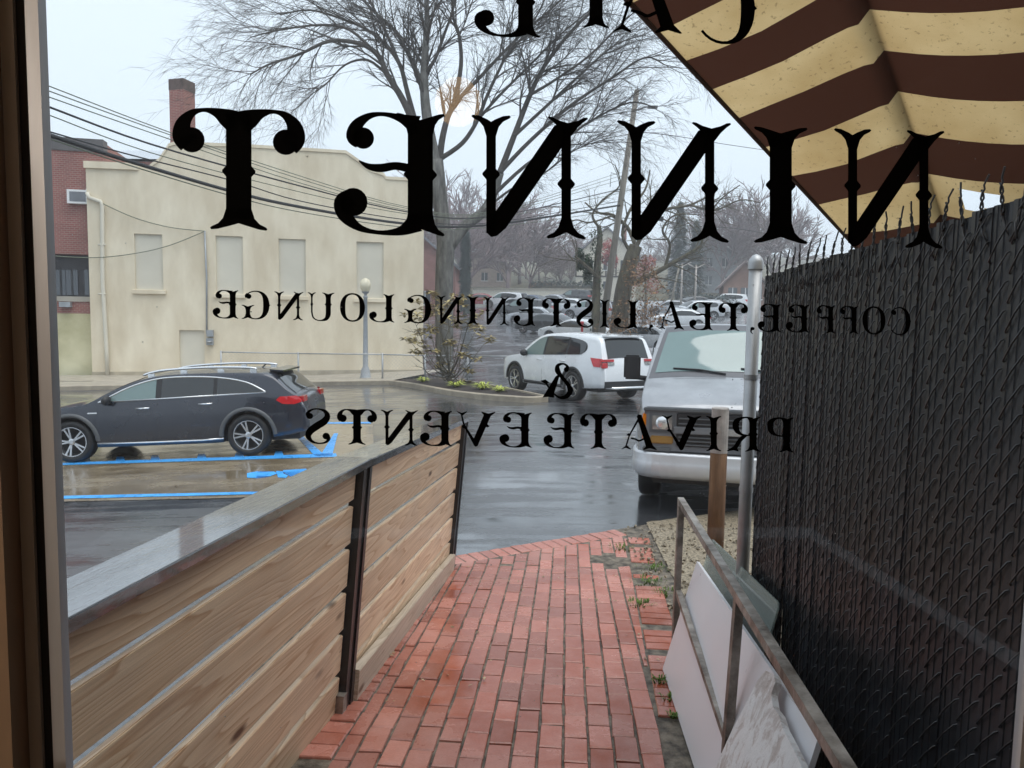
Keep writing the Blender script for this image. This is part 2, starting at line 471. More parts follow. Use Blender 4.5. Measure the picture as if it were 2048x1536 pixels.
def paver_mat():
    m, nt, b, N, L = principled('wet red paving brick')
    tc = N.new('ShaderNodeTexCoord'); oi = N.new('ShaderNodeObjectInfo'); ge = N.new('ShaderNodeNewGeometry')
    n1 = N.new('ShaderNodeTexNoise'); n1.inputs['Scale'].default_value = 2.2; n1.inputs['Detail'].default_value = 8
    n1.inputs['Roughness'].default_value = 0.65; L.new(ge.outputs['Position'], n1.inputs['Vector'])
    n2 = N.new('ShaderNodeTexNoise'); n2.inputs['Scale'].default_value = 90; n2.inputs['Detail'].default_value = 4
    L.new(ge.outputs['Position'], n2.inputs['Vector'])
    cr = N.new('ShaderNodeValToRGB')
    cr.color_ramp.elements[0].position = 0.36; cr.color_ramp.elements[0].color = (0.33, 0.085, 0.045, 1)
    cr.color_ramp.elements[1].position = 0.66; cr.color_ramp.elements[1].color = (0.45, 0.21, 0.17, 1)
    L.new(n1.outputs['Fac'], cr.inputs[0])
    mr = N.new('ShaderNodeMapRange'); mr.inputs[3].default_value = 0.74; mr.inputs[4].default_value = 1.18; L.new(oi.outputs['Random'], mr.inputs[0])
    mf = N.new('ShaderNodeMapRange'); mf.inputs[3].default_value = 0.8; mf.inputs[4].default_value = 1.2; L.new(n2.outputs['Fac'], mf.inputs[0])
    mm = N.new('ShaderNodeMath'); mm.operation = 'MULTIPLY'; L.new(mr.outputs[0], mm.inputs[0]); L.new(mf.outputs[0], mm.inputs[1])
    hv = N.new('ShaderNodeHueSaturation'); L.new(mm.outputs[0], hv.inputs['Value']); L.new(cr.outputs[0], hv.inputs['Color'])
    L.new(hv.outputs[0], b.inputs['Base Color'])
    r = N.new('ShaderNodeMapRange'); r.inputs[1].default_value = 0.38; r.inputs[2].default_value = 0.60
    r.inputs[3].default_value = 0.05; r.inputs[4].default_value = 0.34
    L.new(n1.outputs['Fac'], r.inputs[0]); L.new(r.outputs[0], b.inputs['Roughness'])
    bp = N.new('ShaderNodeBump'); bp.inputs['Strength'].default_value = 0.22; bp.inputs['Distance'].default_value = 0.004
    L.new(n2.outputs['Fac'], bp.inputs['Height']); L.new(bp.outputs[0], b.inputs['Normal'])
    b.inputs['Specular IOR Level'].default_value = 0.5
    MATS['paver'] = m
    return m
M_PAVER = paver_mat()
M_MORTAR = mat('dark wet joint sand', (0.075, 0.06, 0.045), 0.7, 0, 0.5, 14, 0.9, 50, c2=(0.15, 0.125, 0.095))

def glass_mat(name, tint, refl=1.0, rough=0.0):
    m = bpy.data.materials.new(name); m.use_nodes = True
    N, L = m.node_tree.nodes, m.node_tree.links
    N.clear()
    o = N.new('ShaderNodeOutputMaterial'); mx = N.new('ShaderNodeMixShader')
    t = N.new('ShaderNodeBsdfTransparent'); t.inputs[0].default_value = (*tint, 1)
    g = N.new('ShaderNodeBsdfGlossy'); g.inputs['Roughness'].default_value = rough
    fr = N.new('ShaderNodeFresnel'); fr.inputs[0].default_value = 1.5
    mu = N.new('ShaderNodeMath'); mu.operation = 'MULTIPLY'; mu.inputs[1].default_value = refl
    L.new(fr.outputs[0], mu.inputs[0]); L.new(mu.outputs[0], mx.inputs[0])
    L.new(t.outputs[0], mx.inputs[1]); L.new(g.outputs[0], mx.inputs[2]); L.new(mx.outputs[0], o.inputs[0])
    MATS[name] = m
    return m
M_GLASS = glass_mat('door glass', (0.97, 0.985, 0.98))
M_GLASS2 = glass_mat('greenish sheet glass', (0.86, 0.93, 0.90), 1.0)
_N, _L = M_GLASS2.node_tree.nodes, M_GLASS2.node_tree.links
_o = [n for n in _N if n.type == 'OUTPUT_MATERIAL'][0]; _m0 = _o.inputs[0].links[0].from_socket
_df = _N.new('ShaderNodeBsdfDiffuse'); _df.inputs[0].default_value = (0.72, 0.78, 0.74, 1)
_mx = _N.new('ShaderNodeMixShader'); _mx.inputs[0].default_value = 0.22          # film of rain and dust
_L.new(_m0, _mx.inputs[1]); _L.new(_df.outputs[0], _mx.inputs[2]); _L.new(_mx.outputs[0], _o.inputs[0])

def emit_mat(name, c, s):
    m = bpy.data.materials.new(name); m.use_nodes = True
    b = m.node_tree.nodes['Principled BSDF']
    b.inputs['Base Color'].default_value = (*c, 1)
    b.inputs['Emission Color'].default_value = (*c, 1); b.inputs['Emission Strength'].default_value = s
    return m

def simple(name, c, rough=0.4, metal=0.0, coat=0.0, spec=0.5):
    if name in MATS: return MATS[name]
    return mat(name, c, rough, metal, 0.05, 3, coat=coat, spec=spec)

# ------------------------------------------------------------------ ground
def frange(a, b, n):
    return [a + (b - a) * i / n for i in range(n + 1)]
gx = [-220, -120, -70, -45] + frange(-30, 30, 48) + [45, 70, 120, 220]
gy = [-25, -10] + frange(-4, 60, 64) + frange(64, 130, 18) + [160, 220, 320]
mb = MB()
mb.add([(x, y, gz(x, y)) for y in gy for x in gx],
       [(j * len(gx) + i, j * len(gx) + i + 1, (j + 1) * len(gx) + i + 1, (j + 1) * len(gx) + i)
        for j in range(len(gy) - 1) for i in range(len(gx) - 1)])
tag(mb.build('ground', M_ASPH, smooth=True), kind='structure')

def sheet(name, pxs, m, dz, sub=6):
    """flat sheet draped on the ground from outline points (x, y) in metres"""
    bm = bmesh.new()
    vs = [bm.verts.new((x, y, 0)) for x, y in pxs]
    bm.faces.new(vs)
    bmesh.ops.triangulate(bm, faces=bm.faces)
    for _ in range(sub):
        es = [e for e in bm.edges if e.calc_length() > 1.2]
        if not es: break
        bmesh.ops.subdivide_edges(bm, edges=es, cuts=1)
        bmesh.ops.triangulate(bm, faces=[f for f in bm.faces if len(f.verts) > 3])
    for v in bm.verts:
        v.co.z = gz(v.co.x, v.co.y) + dz
    bmesh.ops.recalc_face_normals(bm, faces=bm.faces)
    if sum(f.normal.z for f in bm.faces) < 0:
        bmesh.ops.reverse_faces(bm, faces=bm.faces)
    me = bpy.data.meshes.new(name); bm.to_mesh(me); bm.free()
    me.materials.append(m)
    o = link(name, me)
    return tag(o, kind='structure')

def gp(px, py):
    p = ground(px, py); return (p.x, p.y)
M_ASPH2 = wet_asphalt('wet asphalt painted sheen', (0.11, 0.115, 0.125), (0.20, 0.205, 0.22), (0.4, 1.6, 1), 0.06, 0.30)  # far lot's wet sky sheen is put into this paler base colour
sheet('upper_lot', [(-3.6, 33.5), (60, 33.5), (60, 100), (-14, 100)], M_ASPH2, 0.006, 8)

sheet('concrete_bay', [gp(40, 1006), gp(420, 998), gp(752, 988), gp(745, 845), gp(400, 850), gp(40, 858)], M_CONC, 0.006)
def paint(pts, m=None):
    return sheet('painted_line', [gp(*p) for p in pts], m or M_BLUE, 0.012)
paint([(60, 934), (60, 929), (672, 908), (674, 915)])
paint([(60, 1001), (60, 995), (530, 985), (532, 990)])
paint([(640, 914), (668, 868), (676, 868), (664, 914)])
paint([(592, 874), (606, 874), (652, 914), (630, 914)])
for x in (172, 240, 310, 403, 478, 557):
    k = -0.0345 * (x - 60)
    paint([(x - 9, 930 + k), (x - 6, 921 + k), (x + 7, 921 + k), (x + 10, 929.5 + k)])
# wheelchair sign lying on the concrete
paint([(494, 948), (494, 957), (512, 958), (514, 953), (540, 955), (555, 949), (548, 945), (524, 947), (514, 945)])
paint([(552, 944), (556, 957), (572, 958), (576, 953), (566, 949), (568, 945)])
paint([(566, 942), (566, 946), (606, 944), (606, 949), (582, 955), (584, 959), (612, 954), (618, 945), (612, 939)])
paint([(742, 848), (742, 845), (600, 846), (600, 849)])

# --------------------------------------------------- brick walkway (a ramp that falls to the lot)
FE0, FE1 = Vector((-0.75, 6.12)), Vector((1.42, 7.40))       # edge against the asphalt
walk = MB()
yn = 0.95
wl_pts = [(-1.35, yn), (1.75, yn), (1.75, 6.0), (1.75, 7.55), (FE1.x, FE1.y), (FE0.x, FE0.y), (-1.35, 5.75)]
walk.add([(-1.35, yn, ramp(yn)), (1.75, yn, ramp(yn)), (1.75, 6.0, 0.010), (-1.35, 6.0, 0.010)], [(0, 1, 2, 3)])
walk.add([(-1.35, yn, -0.3), (1.75, yn, -0.3), (1.75, 6.0, -0.3), (-1.35, 6.0, -0.3), (-1.35, yn, ramp(yn)), (1.75, yn, ramp(yn)), (1.75, 6, 0.010), (-1.35, 6, 0.010)],
         [(0, 3, 7, 4), (1, 5, 6, 2)])
walk.add([(-0.90, 6.0, 0.010), (1.75, 6.0, 0.010), (1.75, 7.55, 0.010), (FE1.x, FE1.y, 0.010), (FE0.x, FE0.y, 0.010)], [(0, 1, 2, 3, 4)])
walkway = tag(walk.build('brick_walkway', M_MORTAR), kind='structure')

def clip_poly(poly, a, b):
    """keep the part of poly left of the line a->b"""
    out = []
    n = len(poly)
    def side(p): return (b[0] - a[0]) * (p[1] - a[1]) - (b[1] - a[1]) * (p[0] - a[0])
    for i in range(n):
        p, q = poly[i], poly[(i + 1) % n]
        sp, sq = side(p), side(q)
        if sp >= 0: out.append(p)
        if sp * sq < 0:
            t = sp / (sp - sq)
            out.append((p[0] + (q[0] - p[0]) * t, p[1] + (q[1] - p[1]) * t))
    return out

def area(poly):
    return 0.5 * sum(poly[i][0] * poly[(i + 1) % len(poly)][1] - poly[(i + 1) % len(poly)][0] * poly[i][1] for i in range(len(poly)))

BRICK_TOP = 0.016
def brick_mesh(poly):
    """paver with a small bevel from a convex outline about its own origin"""
    mb = MB()
    n = len(poly)
    def ins(p):
        l = math.hypot(*p)
        return (p[0] * (l - 0.006) / l, p[1] * (l - 0.006) / l)
    b = [(x, y, -0.03) for x, y in poly]
    t = [(x, y, BRICK_TOP - 0.005) for x, y in poly]
    u = [(*ins(p), BRICK_TOP) for p in poly]
    fs = [tuple(2 * n + i for i in range(n))]
    for i in range(n):
        j = (i + 1) % n
        fs.append((i, j, n + j, n + i)); fs.append((n + i, n + j, 2 * n + j, 2 * n + i))
    mb.add(b + t + u, fs)
    return mb.mesh('brick', M_PAVER)

rb = random.Random(5)
BW, BL, JT = 0.0985, 0.2035, 0.0105
UD = Vector((0.075, 1.0)).normalized(); VD = Vector((UD.y, -UD.x))
full = brick_mesh([(-BW / 2, -BL / 2), (BW / 2, -BL / 2), (BW / 2, BL / 2), (-BW / 2, BL / 2)])
FD = (FE1 - FE0).normalized(); FN = Vector((FD.y, -FD.x))        # points back towards the door
inner0, inner1 = FE0 + FN * 0.215, FE1 + FN * 0.215
field_l = [(-0.745, 2.6), (-0.425, 6.2)]                          # left edge of the field
field_r = [(0.62, 2.6), (1.20, 7.65)]
bricks = []
def put_brick(me, x, y, ang, unique=False):
    z = ramp(y)
    sl = -0.07 if y < 6 else 0.0
    Mr = Matrix.Rotation(math.atan(sl), 3, 'X') @ Euler((rb.gauss(0, 0.010), rb.gauss(0, 0.014), ang + rb.gauss(0, 0.016))).to_matrix()
    o = link('brick', me, walkway, (x, y, z + rb.uniform(-0.004, 0.003)), Mr.to_euler())
    bricks.append(o)
phi = math.atan2(-UD.x, UD.y)
ROT = Matrix.Rotation(phi, 2)
for c in range(-9, 17):
    for r in range(-2, 26):
        s = r * (BL + JT) + (0.5 * (BL + JT) if c % 2 else 0) + 0.02 * math.sin(c * 1.7)
        cen = Vector((-0.05, 2.75)) + VD * (c * (BW + JT)) + UD * s
        if cen.y > 7.8: continue
        poly = [cen + ROT @ Vector(q) for q in ((-BW / 2, -BL / 2), (BW / 2, -BL / 2), (BW / 2, BL / 2), (-BW / 2, BL / 2))]
        poly = [tuple(p) for p in poly]
        a0 = area(poly)
        poly = clip_poly(poly, field_l[1], field_l[0])
        if len(poly) > 2: poly = clip_poly(poly, field_r[0], field_r[1])
        if len(poly) > 2: poly = clip_poly(poly, tuple(inner1), tuple(inner0))
        if len(poly) < 3 or abs(area(poly)) < 0.2 * abs(a0): continue
        # a worn patch where bricks are missing
        if (cen.x - 0.86) ** 2 / 0.020 + (cen.y - 6.25) ** 2 / 0.05 < 1: continue
        if abs(abs(area(poly)) - abs(a0)) < 1e-6:
            put_brick(full, cen.x, cen.y, phi)
        else:
            cx = sum(p[0] for p in poly) / len(poly); cy = sum(p[1] for p in poly) / len(poly)
            RI = ROT.inverted()
            loc = [tuple(RI @ Vector((p[0] - cx, p[1] - cy))) for p in poly]
            put_brick(brick_mesh(loc), cx, cy, phi)
# soldier courses along both sides
def soldiers(p0, p1, off, y0, y1, skip=0.0):
    p0, p1 = Vector(p0), Vector(p1)
    d = (p1 - p0).normalized(); nrm = Vector((d.y, -d.x)) * (1 if off > 0 else -1)
    n = int((p1 - p0).length / (BW + JT))
    a = math.atan2(-d.x, d.y) + math.pi / 2
    for i in range(n):
        c = p0 + d * ((i + 0.5) * (BW + JT)) + nrm * (BL / 2 + 0.012)
        if not y0 < c.y < y1 or rb.random() < skip: continue
        put_brick(full, c.x, c.y, a)
soldiers(field_l[0], field_l[1], -1, 2.9, 6.0)
soldiers(field_r[0], field_r[1], 1, 3.3, 6.95, 0.22)
# header course along the asphalt
n = int((FE1 - FE0).length / (BW + JT))
for i in range(n):
    c = FE0 + FD * ((i + 0.5) * (BW + JT)) + FN * (BL / 2 + 0.004)
    if c.x < -0.62 or c.x > 1.12: continue
    put_brick(full, c.x, c.y, math.atan2(FN.y, FN.x) - math.pi / 2 + 0.0)
# past three hundred: the ones that show least become one mesh
if len(bricks) > 300:
    bricks.sort(key=lambda o: abs(o.location.y - 4.3) + 0.6 * abs(o.location.x - 0.1))
    rest = MB()
    for o in bricks[300:]:
        Mx = Matrix.Translation(o.location) @ o.rotation_euler.to_matrix().to_4x4()
        rest.add([Mx @ v.co for v in o.data.vertices], [tuple(p.vertices) for p in o.data.polygons])
        bpy.data.objects.remove(o)
    tag(rest.build('outer_bricks', M_PAVER, walkway), kind='stuff')

# a few fallen leaves and petals on the wet bricks
lt_ = MB(); rl_ = random.Random(31)
for i in range(46):
    x, y = (rl_.uniform(-.6, .75), rl_.uniform(3.1, 6.2)) if i < 26 else (rl_.choice((-.66, .78, .86)) + rl_.gauss(0, .06), rl_.uniform(3.2, 6.0))
    s_ = rl_.uniform(.008, .022); M = Euler((rl_.gauss(0, .2), rl_.gauss(0, .2), rl_.uniform(0, 6.3))).to_matrix()
    c = Vector((x, y, ramp(y) + .024))
    lt_.add([c + M @ Vector(q) for q in ((-s_, 0, 0), (-.2 * s_, -s_ * .45, .003), (s_, 0, .001), (-.2 * s_, s_ * .45, .003))], [(0, 1, 2, 3)])
tag(lt_.build('leaf_litter', mat('fallen leaves', (0.20, 0.10, 0.04), .6, 0, .4, 9, c2=(0.45, 0.36, 0.22))), 'few small fallen leaves lying on the wet bricks', 'leaves', kind='stuff')

# gravel verge right of the bricks
gr = MB()
rg = random.Random(2)
gvx, gvy = frange(1.24, 4.6, 26), frange(3.0, 8.6, 40)
def vedge(x): return FE0.y + (x - FE0.x) * (FD.y / FD.x) - 0.06 * math.sin(x * 3)
vv = []
for y in gvy:
    for x in gvx:
        xx = x + (y - 4.3) * 0.05
        yy = min(y, vedge(xx) - 0.01)
        vv.append((xx, yy, ramp(yy) * 0.9 + 0.021 + 0.02 * mnoise.noise(Vector((xx * 6, yy * 6, 0)))))
W_ = len(gvx)
gr.add(vv, [(j * W_ + i, j * W_ + i + 1, (j + 1) * W_ + i + 1, (j + 1) * W_ + i) for j in range(len(gvy) - 1) for i in range(W_ - 1)])
tag(gr.build('gravel_verge', M_GRAV, smooth=True), kind='structure')
st = MB()
for i in range(700):
    x, y = rg.uniform(1.1, 2.6), rg.uniform(4.3, 7.4)
    if y > vedge(x) - 0.05: continue
    r = rg.uniform(0.006, 0.016)
    M = Matrix.Rotation(rg.uniform(0, 6), 3, Vector((rg.random(), rg.random(), rg.random() + .1)).normalized())
    st.box((x, y, ramp(y) + 0.03), (r * 2, r * 1.4, r), M)
tag(st.build('loose_pebbles', M_GRAV), 'loose tan pebbles scattered on the gravel by the walkway', 'gravel', kind='stuff')
# moss and weeds in the worn brick edge
ms = MB()
def tuft(mb, x, y, z, h, n, sp, rng, wd=0.004):
    for i in range(n):
        a = rng.uniform(0, 6.28); l = h * rng.uniform(0.5, 1.1)
        d = Vector((math.cos(a), math.sin(a), 0)); s_ = Vector((-d.y, d.x, 0)) * wd
        b0 = Vector((x, y, z)) + d * rng.uniform(0, sp)
        m1 = b0 + d * l * 0.3 + Vector((0, 0, l * 0.7)); t1 = b0 + d * l * 0.8 + Vector((0, 0, l * 0.75))
        mb.add([b0 - s_, b0 + s_, m1 + s_, m1 - s_, t1], [(0, 1, 2, 3), (3, 2, 4)])
for x, y, n_, sp in [(1.02, 6.55, 60, .12), (1.08, 5.6, 70, .14), (.93, 5.05, 60, .1), (1.16, 5.3, 40, .1), (-.72, 4.55, 50, .07), (-.70, 4.75, 30, .05),
                     (0.80, 3.75, 30, .04), (0.82, 3.55, 25, .05), (0.79, 3.35, 20, .03), (1.2, 6.0, 60, .15)]:
    tuft(ms, x, y, ramp(y) + 0.012, 0.035, n_, sp, rg)
tag(ms.build('joint_weeds', M_MOSS), 'small green weeds and moss growing in the worn brick joints', 'weeds', kind='stuff')

# ------------------------------------------------------------------ café shell round the camera
GP0, GN = Vector((0, 0.70, 2.05)), Vector((0.03, -1, 0)).normalized()     # plane of the door glass
def gl(px, py, off=0.0):
    return on_plane(px, py, GP0 + GN * off, GN)
xl = gl(45, 768).x; xr = gl(2100, 768).x
FZ = 0.42
mb = MB(); mb.box((0, -1.6, FZ - 0.05), (5.2, 4.9, 0.1)); tag(mb.build('interior_floor', M_FLOORW), kind='structure')
mb = MB(); mb.box((0, -1.6, 3.55), (5.2, 4.9, 0.1)); tag(mb.build('interior_ceiling', M_PLAST), kind='structure')
for nm, c, sz in (('interior_wall_left', (-2.65, -1.6, 2.0), (0.1, 4.9, 3.0)), ('interior_wall_right', (2.65, -1.6, 2.0), (0.1, 4.9, 3.0)),
                  ('interior_wall_rear', (0, -4.1, 2.0), (5.4, 0.1, 3.0))):
    mb = MB(); mb.box(c, sz); tag(mb.build(nm, M_PLAST), kind='structure')
# street front: left and right of the door and above it
JL, JR, HD = xl - 0.10, xr + 0.12, 2.78
fac = MB()
fac.box(((JL - 7.5) / 2, 0.78, 1.85), (JL + 7.5, 0.2, 3.7))
fac.box(((JR + 4.5) / 2, 0.78, 1.85), (4.5 - JR, 0.2, 3.7))
fac.box(((JL + JR) / 2, 0.78, (HD + 3.7) / 2), (JR - JL, 0.2, 3.7 - HD))
fac.box(((JL + JR) / 2, 0.78, FZ / 2), (JR - JL, 0.2, FZ - 0.002))
tag(fac.build('facade_wall', M_FACADE), kind='structure')
roof = MB(); roof.box((-1.5, -1.9, 3.76), (12.2, 5.4, 0.1)); tag(roof.build('flat_roof', M_FACADE), kind='structure')

door = thing('glass_door', 'glass door with aluminium frame and mirrored black café lettering', 'door', (0, 0.70, FZ))
def stile(name, pa, pb, y0, y1, m, parent=door, z0=FZ, z1=HD):
    """vertical bar that spans picture columns pa..pb at eye height"""
    a = gl(pa, 768); b = gl(pb, 768)
    mb = MB(); mb.box(((a.x + b.x) / 2, (y0 + y1) / 2 + 0.03 * a.x, (z0 + z1) / 2), (b.x - a.x, y1 - y0, z1 - z0))
    return mb.build(name, m, parent, world=True)
stile('stile', 86, 112, 0.694, 0.706, M_ALU)
stile('gasket', 67, 86, 0.6955, 0.706, M_RUB)
stile('stile', 40, 67, 0.692, 0.706, M_ALU)
stile('stile', 2090, 2150, 0.694, 0.706, M_ALU)
for z in (FZ + 0.06, HD - 0.035):
    mb = MB(); mb.box(((xl + xr) / 2, 0.70, z), (xr - xl + 0.05, 0.045, 0.10)); mb.build('door_rail', M_ALU, door, world=True)
jamb = thing('door_jamb', 'brown wooden door jamb beside the aluminium frame', 'door frame', (xl - 0.05, 0.69, FZ))
a = gl(40, 768).x
mb = MB(); mb.box((a - 0.0125, 0.672, (FZ + HD) / 2), (0.022, 0.03, HD - FZ)); mb.build('jamb_board', M_JAMB, jamb, world=True)
mb = MB(); mb.box((a - 0.062, 0.665, (FZ + HD) / 2), (0.075, 0.03, HD - FZ)); mb.build('jamb_board', M_JAMB, jamb, world=True)
p = gl(6, 1450)
mb = MB(); mb.lathe([(0.0, -0.012), (0.012, -0.012), (0.016, -0.006), (0.016, 0.004)], 20, Matrix.Translation((p.x - 0.004, 0.600, p.z)) @ Matrix.Rotation(-math.pi / 2, 4, 'X') @ Matrix.Rotation(math.pi, 4, 'X'))
mb.build('screw_cap', M_TAN, jamb, world=True, smooth=True)
g1, g2 = gl(109, 768), gl(2090, 768)
pane = MB()
pane.add([(g1.x, 0.70 + 0.03 * g1.x, FZ + 0.1), (g2.x + 0.01, 0.70 + 0.03 * g2.x, FZ + 0.1), (g2.x + 0.01, 0.70 + 0.03 * g2.x, HD - 0.08), (g1.x, 0.70 + 0.03 * g1.x, HD - 0.08)], [(0, 1, 2, 3)])
pane = pane.build('glass_pane', M_GLASS, door, world=True)

# ---- lettering: glyphs are built from strokes in a box 0..w by 0..1
def g_stroke(pts, k=5):
    P = spline(pts, k)
    n = len(P); L_, R_ = [], []
    for i in range(n):
        a, b = P[max(0, i - 1)], P[min(n - 1, i + 1)]
        dx, dy = b[0] - a[0], b[1] - a[1]; l = math.hypot(dx, dy) or 1
        w = max(P[i][2], 0.004) / 2
        L_.append((P[i][0] - dy / l * w, P[i][1] + dx / l * w)); R_.append((P[i][0] + dy / l * w, P[i][1] - dx / l * w))
    return [('strip', L_, R_)]
def g_ball(x, y, r):
    return [('poly', [(x + r * math.cos(t * math.pi / 10), y + r * math.sin(t * math.pi / 10)) for t in range(20)])]
def g_stem(x, w, s=0.10, y0=0.0, y1=1.0, top=True, bot=True, nub=0.032, ns=None, mid=None):
    """stem with flared fish-tail serifs and a pointed nub half way"""
    h = w / 2; H = y1 - y0; m = (y0 + y1) / 2 if mid is None else mid
    c = 0.17
    right = []
    if top:
        right += [(h * .9, y1 - 0.09), (h, y1 - c)]
    else:
        right += [(h, y1)]
    if nub: right += [(h, m + 0.045), (h + nub, m + 0.008), (h + nub, m - 0.008), (h, m - 0.045)]
    if bot:
        right += [(h, y0 + c), (h * .9, y0 + 0.09)]
    else:
        right += [(h, y0)]
    left = [(-a, b) for a, b in right]
    strip = [('strip', [(x + a, b) for a, b in left], [(x + a, b) for a, b in right])]
    # fish-tail tips: each end splits into two curved horns
    for on, ye, sg in ((top, y1, -1), (bot, y0, 1)):
        if not on: continue
        for sx in (1, -1):
            q = [(0, .055), (h * .5 + s * .12, .035), (h + s * .55, .006), (h + s, 0), (h + s + .012, .012), (h + s, .026), (h + s * .55, .052), (h + s * .22, .095), (h, .175), (0, .175)]
            strip += [('poly', [(x + sx * a, ye + sg * b) for a, b in q])]
    return strip
def G(ch):
    if ch == 'T':
        W = 1.09; g = g_stem(.545, .21, .12, top=False, y1=.97)
        for s in (1, -1):
            X = lambda x: .545 + s * x
            g += g_stroke([(X(0.02), .885, .20), (X(.10), .925, .155), (X(.19), .968, .075), (X(.29), .985, .034), (X(.385), .955, .065), (X(.455), .87, .125), (X(.46), .77, .175), (X(.41), .70, .17)])
            g += g_ball(X(.385), .735, .105)
        return W, g
    if ch in 'EFL':
        W = .86; g = []
        x0 = .185
        g += g_stem(x0, .205, .085)
        if ch in 'EF':
            g += g_stroke([(x0 + .03, .90, .17), (x0 + .16, .955, .07), (x0 + .30, .985, .035), (x0 + .42, .965, .055), (x0 + .515, .89, .10), (x0 + .54, .80, .13), (x0 + .49, .755, .12)])
            g += g_ball(x0 + .465, .785, .088)
            g += g_stroke([(x0 + .08, .545, .075), (x0 + .20, .565, .065), (x0 + .32, .545, .07), (x0 + .42, .555, .05), (x0 + .50, .60, .012)])
        if ch in 'EL':
            g += g_stroke([(x0 + .03, .11, .17), (x0 + .16, .035, .075), (x0 + .34, .018, .035), (x0 + .50, .055, .06), (x0 + .61, .15, .12), (x0 + .625, .25, .16), (x0 + .56, .30, .14)])
            g += g_ball(x0 + .545, .262, .115)
        return W, g
    if ch == 'I':
        return .43, g_stem(.215, .185, .12)
    if ch == 'N':
        W = .90
        g = g_stem(.17, .075, .105, top=False, nub=.03, y1=.9) + g_stem(.755, .075, .105, bot=False, y0=.03, nub=.03)
        g += [('poly', [(.12, .88), (.15, .95), (.26, .93), (.79, .10), (.785, .03), (.755, .0), (.71, .01), (.64, .075), (.17, .80)])]
        for sx in (1, -1):
            q = [(0, .05), (.07, .03), (.12, .004), (.15, 0), (.155, .014), (.12, .04), (.075, .085), (.028, .15), (0, .17)]
            g += [('poly', [(.155 + sx * a, 1 - b) for a, b in q])]
        return W, g
    if ch == 'A':
        W = .94
        g = [('poly', [(.42, 1.0), (.52, 1.0), (.82, .13), (.93, .01), (.90, 0), (.74, .05), (.58, 0), (.56, .015), (.635, .10), (.40, .93)]),
             ('poly', [(.44, .93), (.475, .87), (.225, .40), (.145, .12), (.25, .02), (.235, 0), (.11, .045), (0, 0), (0, .015), (.10, .10), (.185, .40)])]
        g += g_stroke([(.24, .33, .045), (.36, .30, .05), (.46, .255, .05), (.56, .30, .05), (.64, .335, .045)])
        g += [('poly', [(.13, .42), (.19, .47), (.25, .42), (.20, .37)])]
        fl = lambda L__: [(W - q[0], q[1]) for q in L__]
        g = [('poly', fl(i_[1])) if i_[0] == 'poly' else ('strip', fl(i_[1]), fl(i_[2])) for i_ in g]
        return W, g
    if ch == 'V':
        W = .96
        g = [('poly', [(.51, 0), (.45, .02), (.125, .88), (.01, .985), (.03, 1.0), (.18, .945), (.34, 1.0), (.36, .985), (.30, .90), (.545, .22)]),
             ('poly', [(.49, 0), (.47, .12), (.76, .62), (.81, .88), (.70, .98), (.71, 1.0), (.83, .955), (.95, 1.0), (.95, .985), (.855, .90), (.80, .60), (.53, .03)])]
        g += [('poly', [(.155, .58), (.21, .65), (.27, .60), (.22, .55)]), ('poly', [(.72, .57), (.78, .62), (.84, .57), (.78, .52)])]
        return W, g
    if ch in 'OQ':
        W = .86; P = []
        for i in range(33):
            t = 2 * math.pi * i / 32
            w = .055 + .13 * abs(math.cos(t)) ** 2.2
            P.append((.43 + (.43 - w / 2) * math.cos(t), .5 + (.51 - .03) * math.sin(t), w))
        return W, g_stroke(P, 1)
    if ch in 'CG':
        W = .82; P = []
        a0, a1 = R(52), R(318)
        for i in range(25):
            t = a0 + (a1 - a0) * i / 24
            w = .04 + .16 * max(0, -math.cos(t)) ** 1.6
            P.append((.44 + (.44 - w / 2) * math.cos(t), .5 + .485 * math.sin(t), w))
        g = g_stroke(P, 1) + g_ball(.655, .80, .088) + g_stroke([(.70, .90, .05), (.745, .83, .07), (.72, .76, .09)])
        g += [('poly', [(-.03, .5), (.02, .55), (.04, .5), (.02, .45)])]
        if ch == 'G':
            g += g_stem(.68, .14, .12, y0=0.0, y1=.50, nub=0) + [('poly', [(.60, .23), (.55, .26), (.60, .29)])]
        return W, g
    if ch == 'S':
        W = .72
        g = g_stroke([(.60, .77, .10), (.63, .86, .085), (.52, .96, .05), (.36, .985, .04), (.19, .93, .09), (.12, .79, .15), (.20, .64, .19), (.38, .51, .20), (.55, .37, .19), (.61, .22, .15),
                      (.52, .075, .08), (.34, .018, .04), (.17, .05, .06), (.08, .15, .09), (.13, .25, .10)], 4)
        g += g_ball(.57, .785, .085) + g_ball(.15, .225, .095)
        return W, g
    if ch == 'U':
        W = .90
        g = g_stem(.19, .17, .11, bot=False, y0=.28, mid=.58) + g_stem(.74, .055, .10, bot=False, y0=.28, nub=.02, mid=.58)
        g += g_stroke([(.19, .32, .17), (.20, .20, .165), (.27, .07, .12), (.42, .015, .05), (.58, .03, .04), (.70, .13, .05), (.74, .32, .055)])
        return W, g
    if ch in 'PR':
        W = .78 if ch == 'P' else .92
        g = g_stem(.21, .19, .10)
        g += g_stroke([(.22, .93, .09), (.36, .975, .045), (.52, .95, .07), (.64, .86, .15), (.665, .73, .17), (.62, .58, .13), (.50, .49, .06), (.36, .465, .04), (.26, .46, .04)])
        if ch == 'R':
            g += [('poly', [(.34, .47), (.46, .50), (.60, .36), (.72, .15), (.90, .02), (.88, 0), (.73, .035), (.60, 0), (.585, .015), (.62, .09), (.50, .30)])]
        return W, g
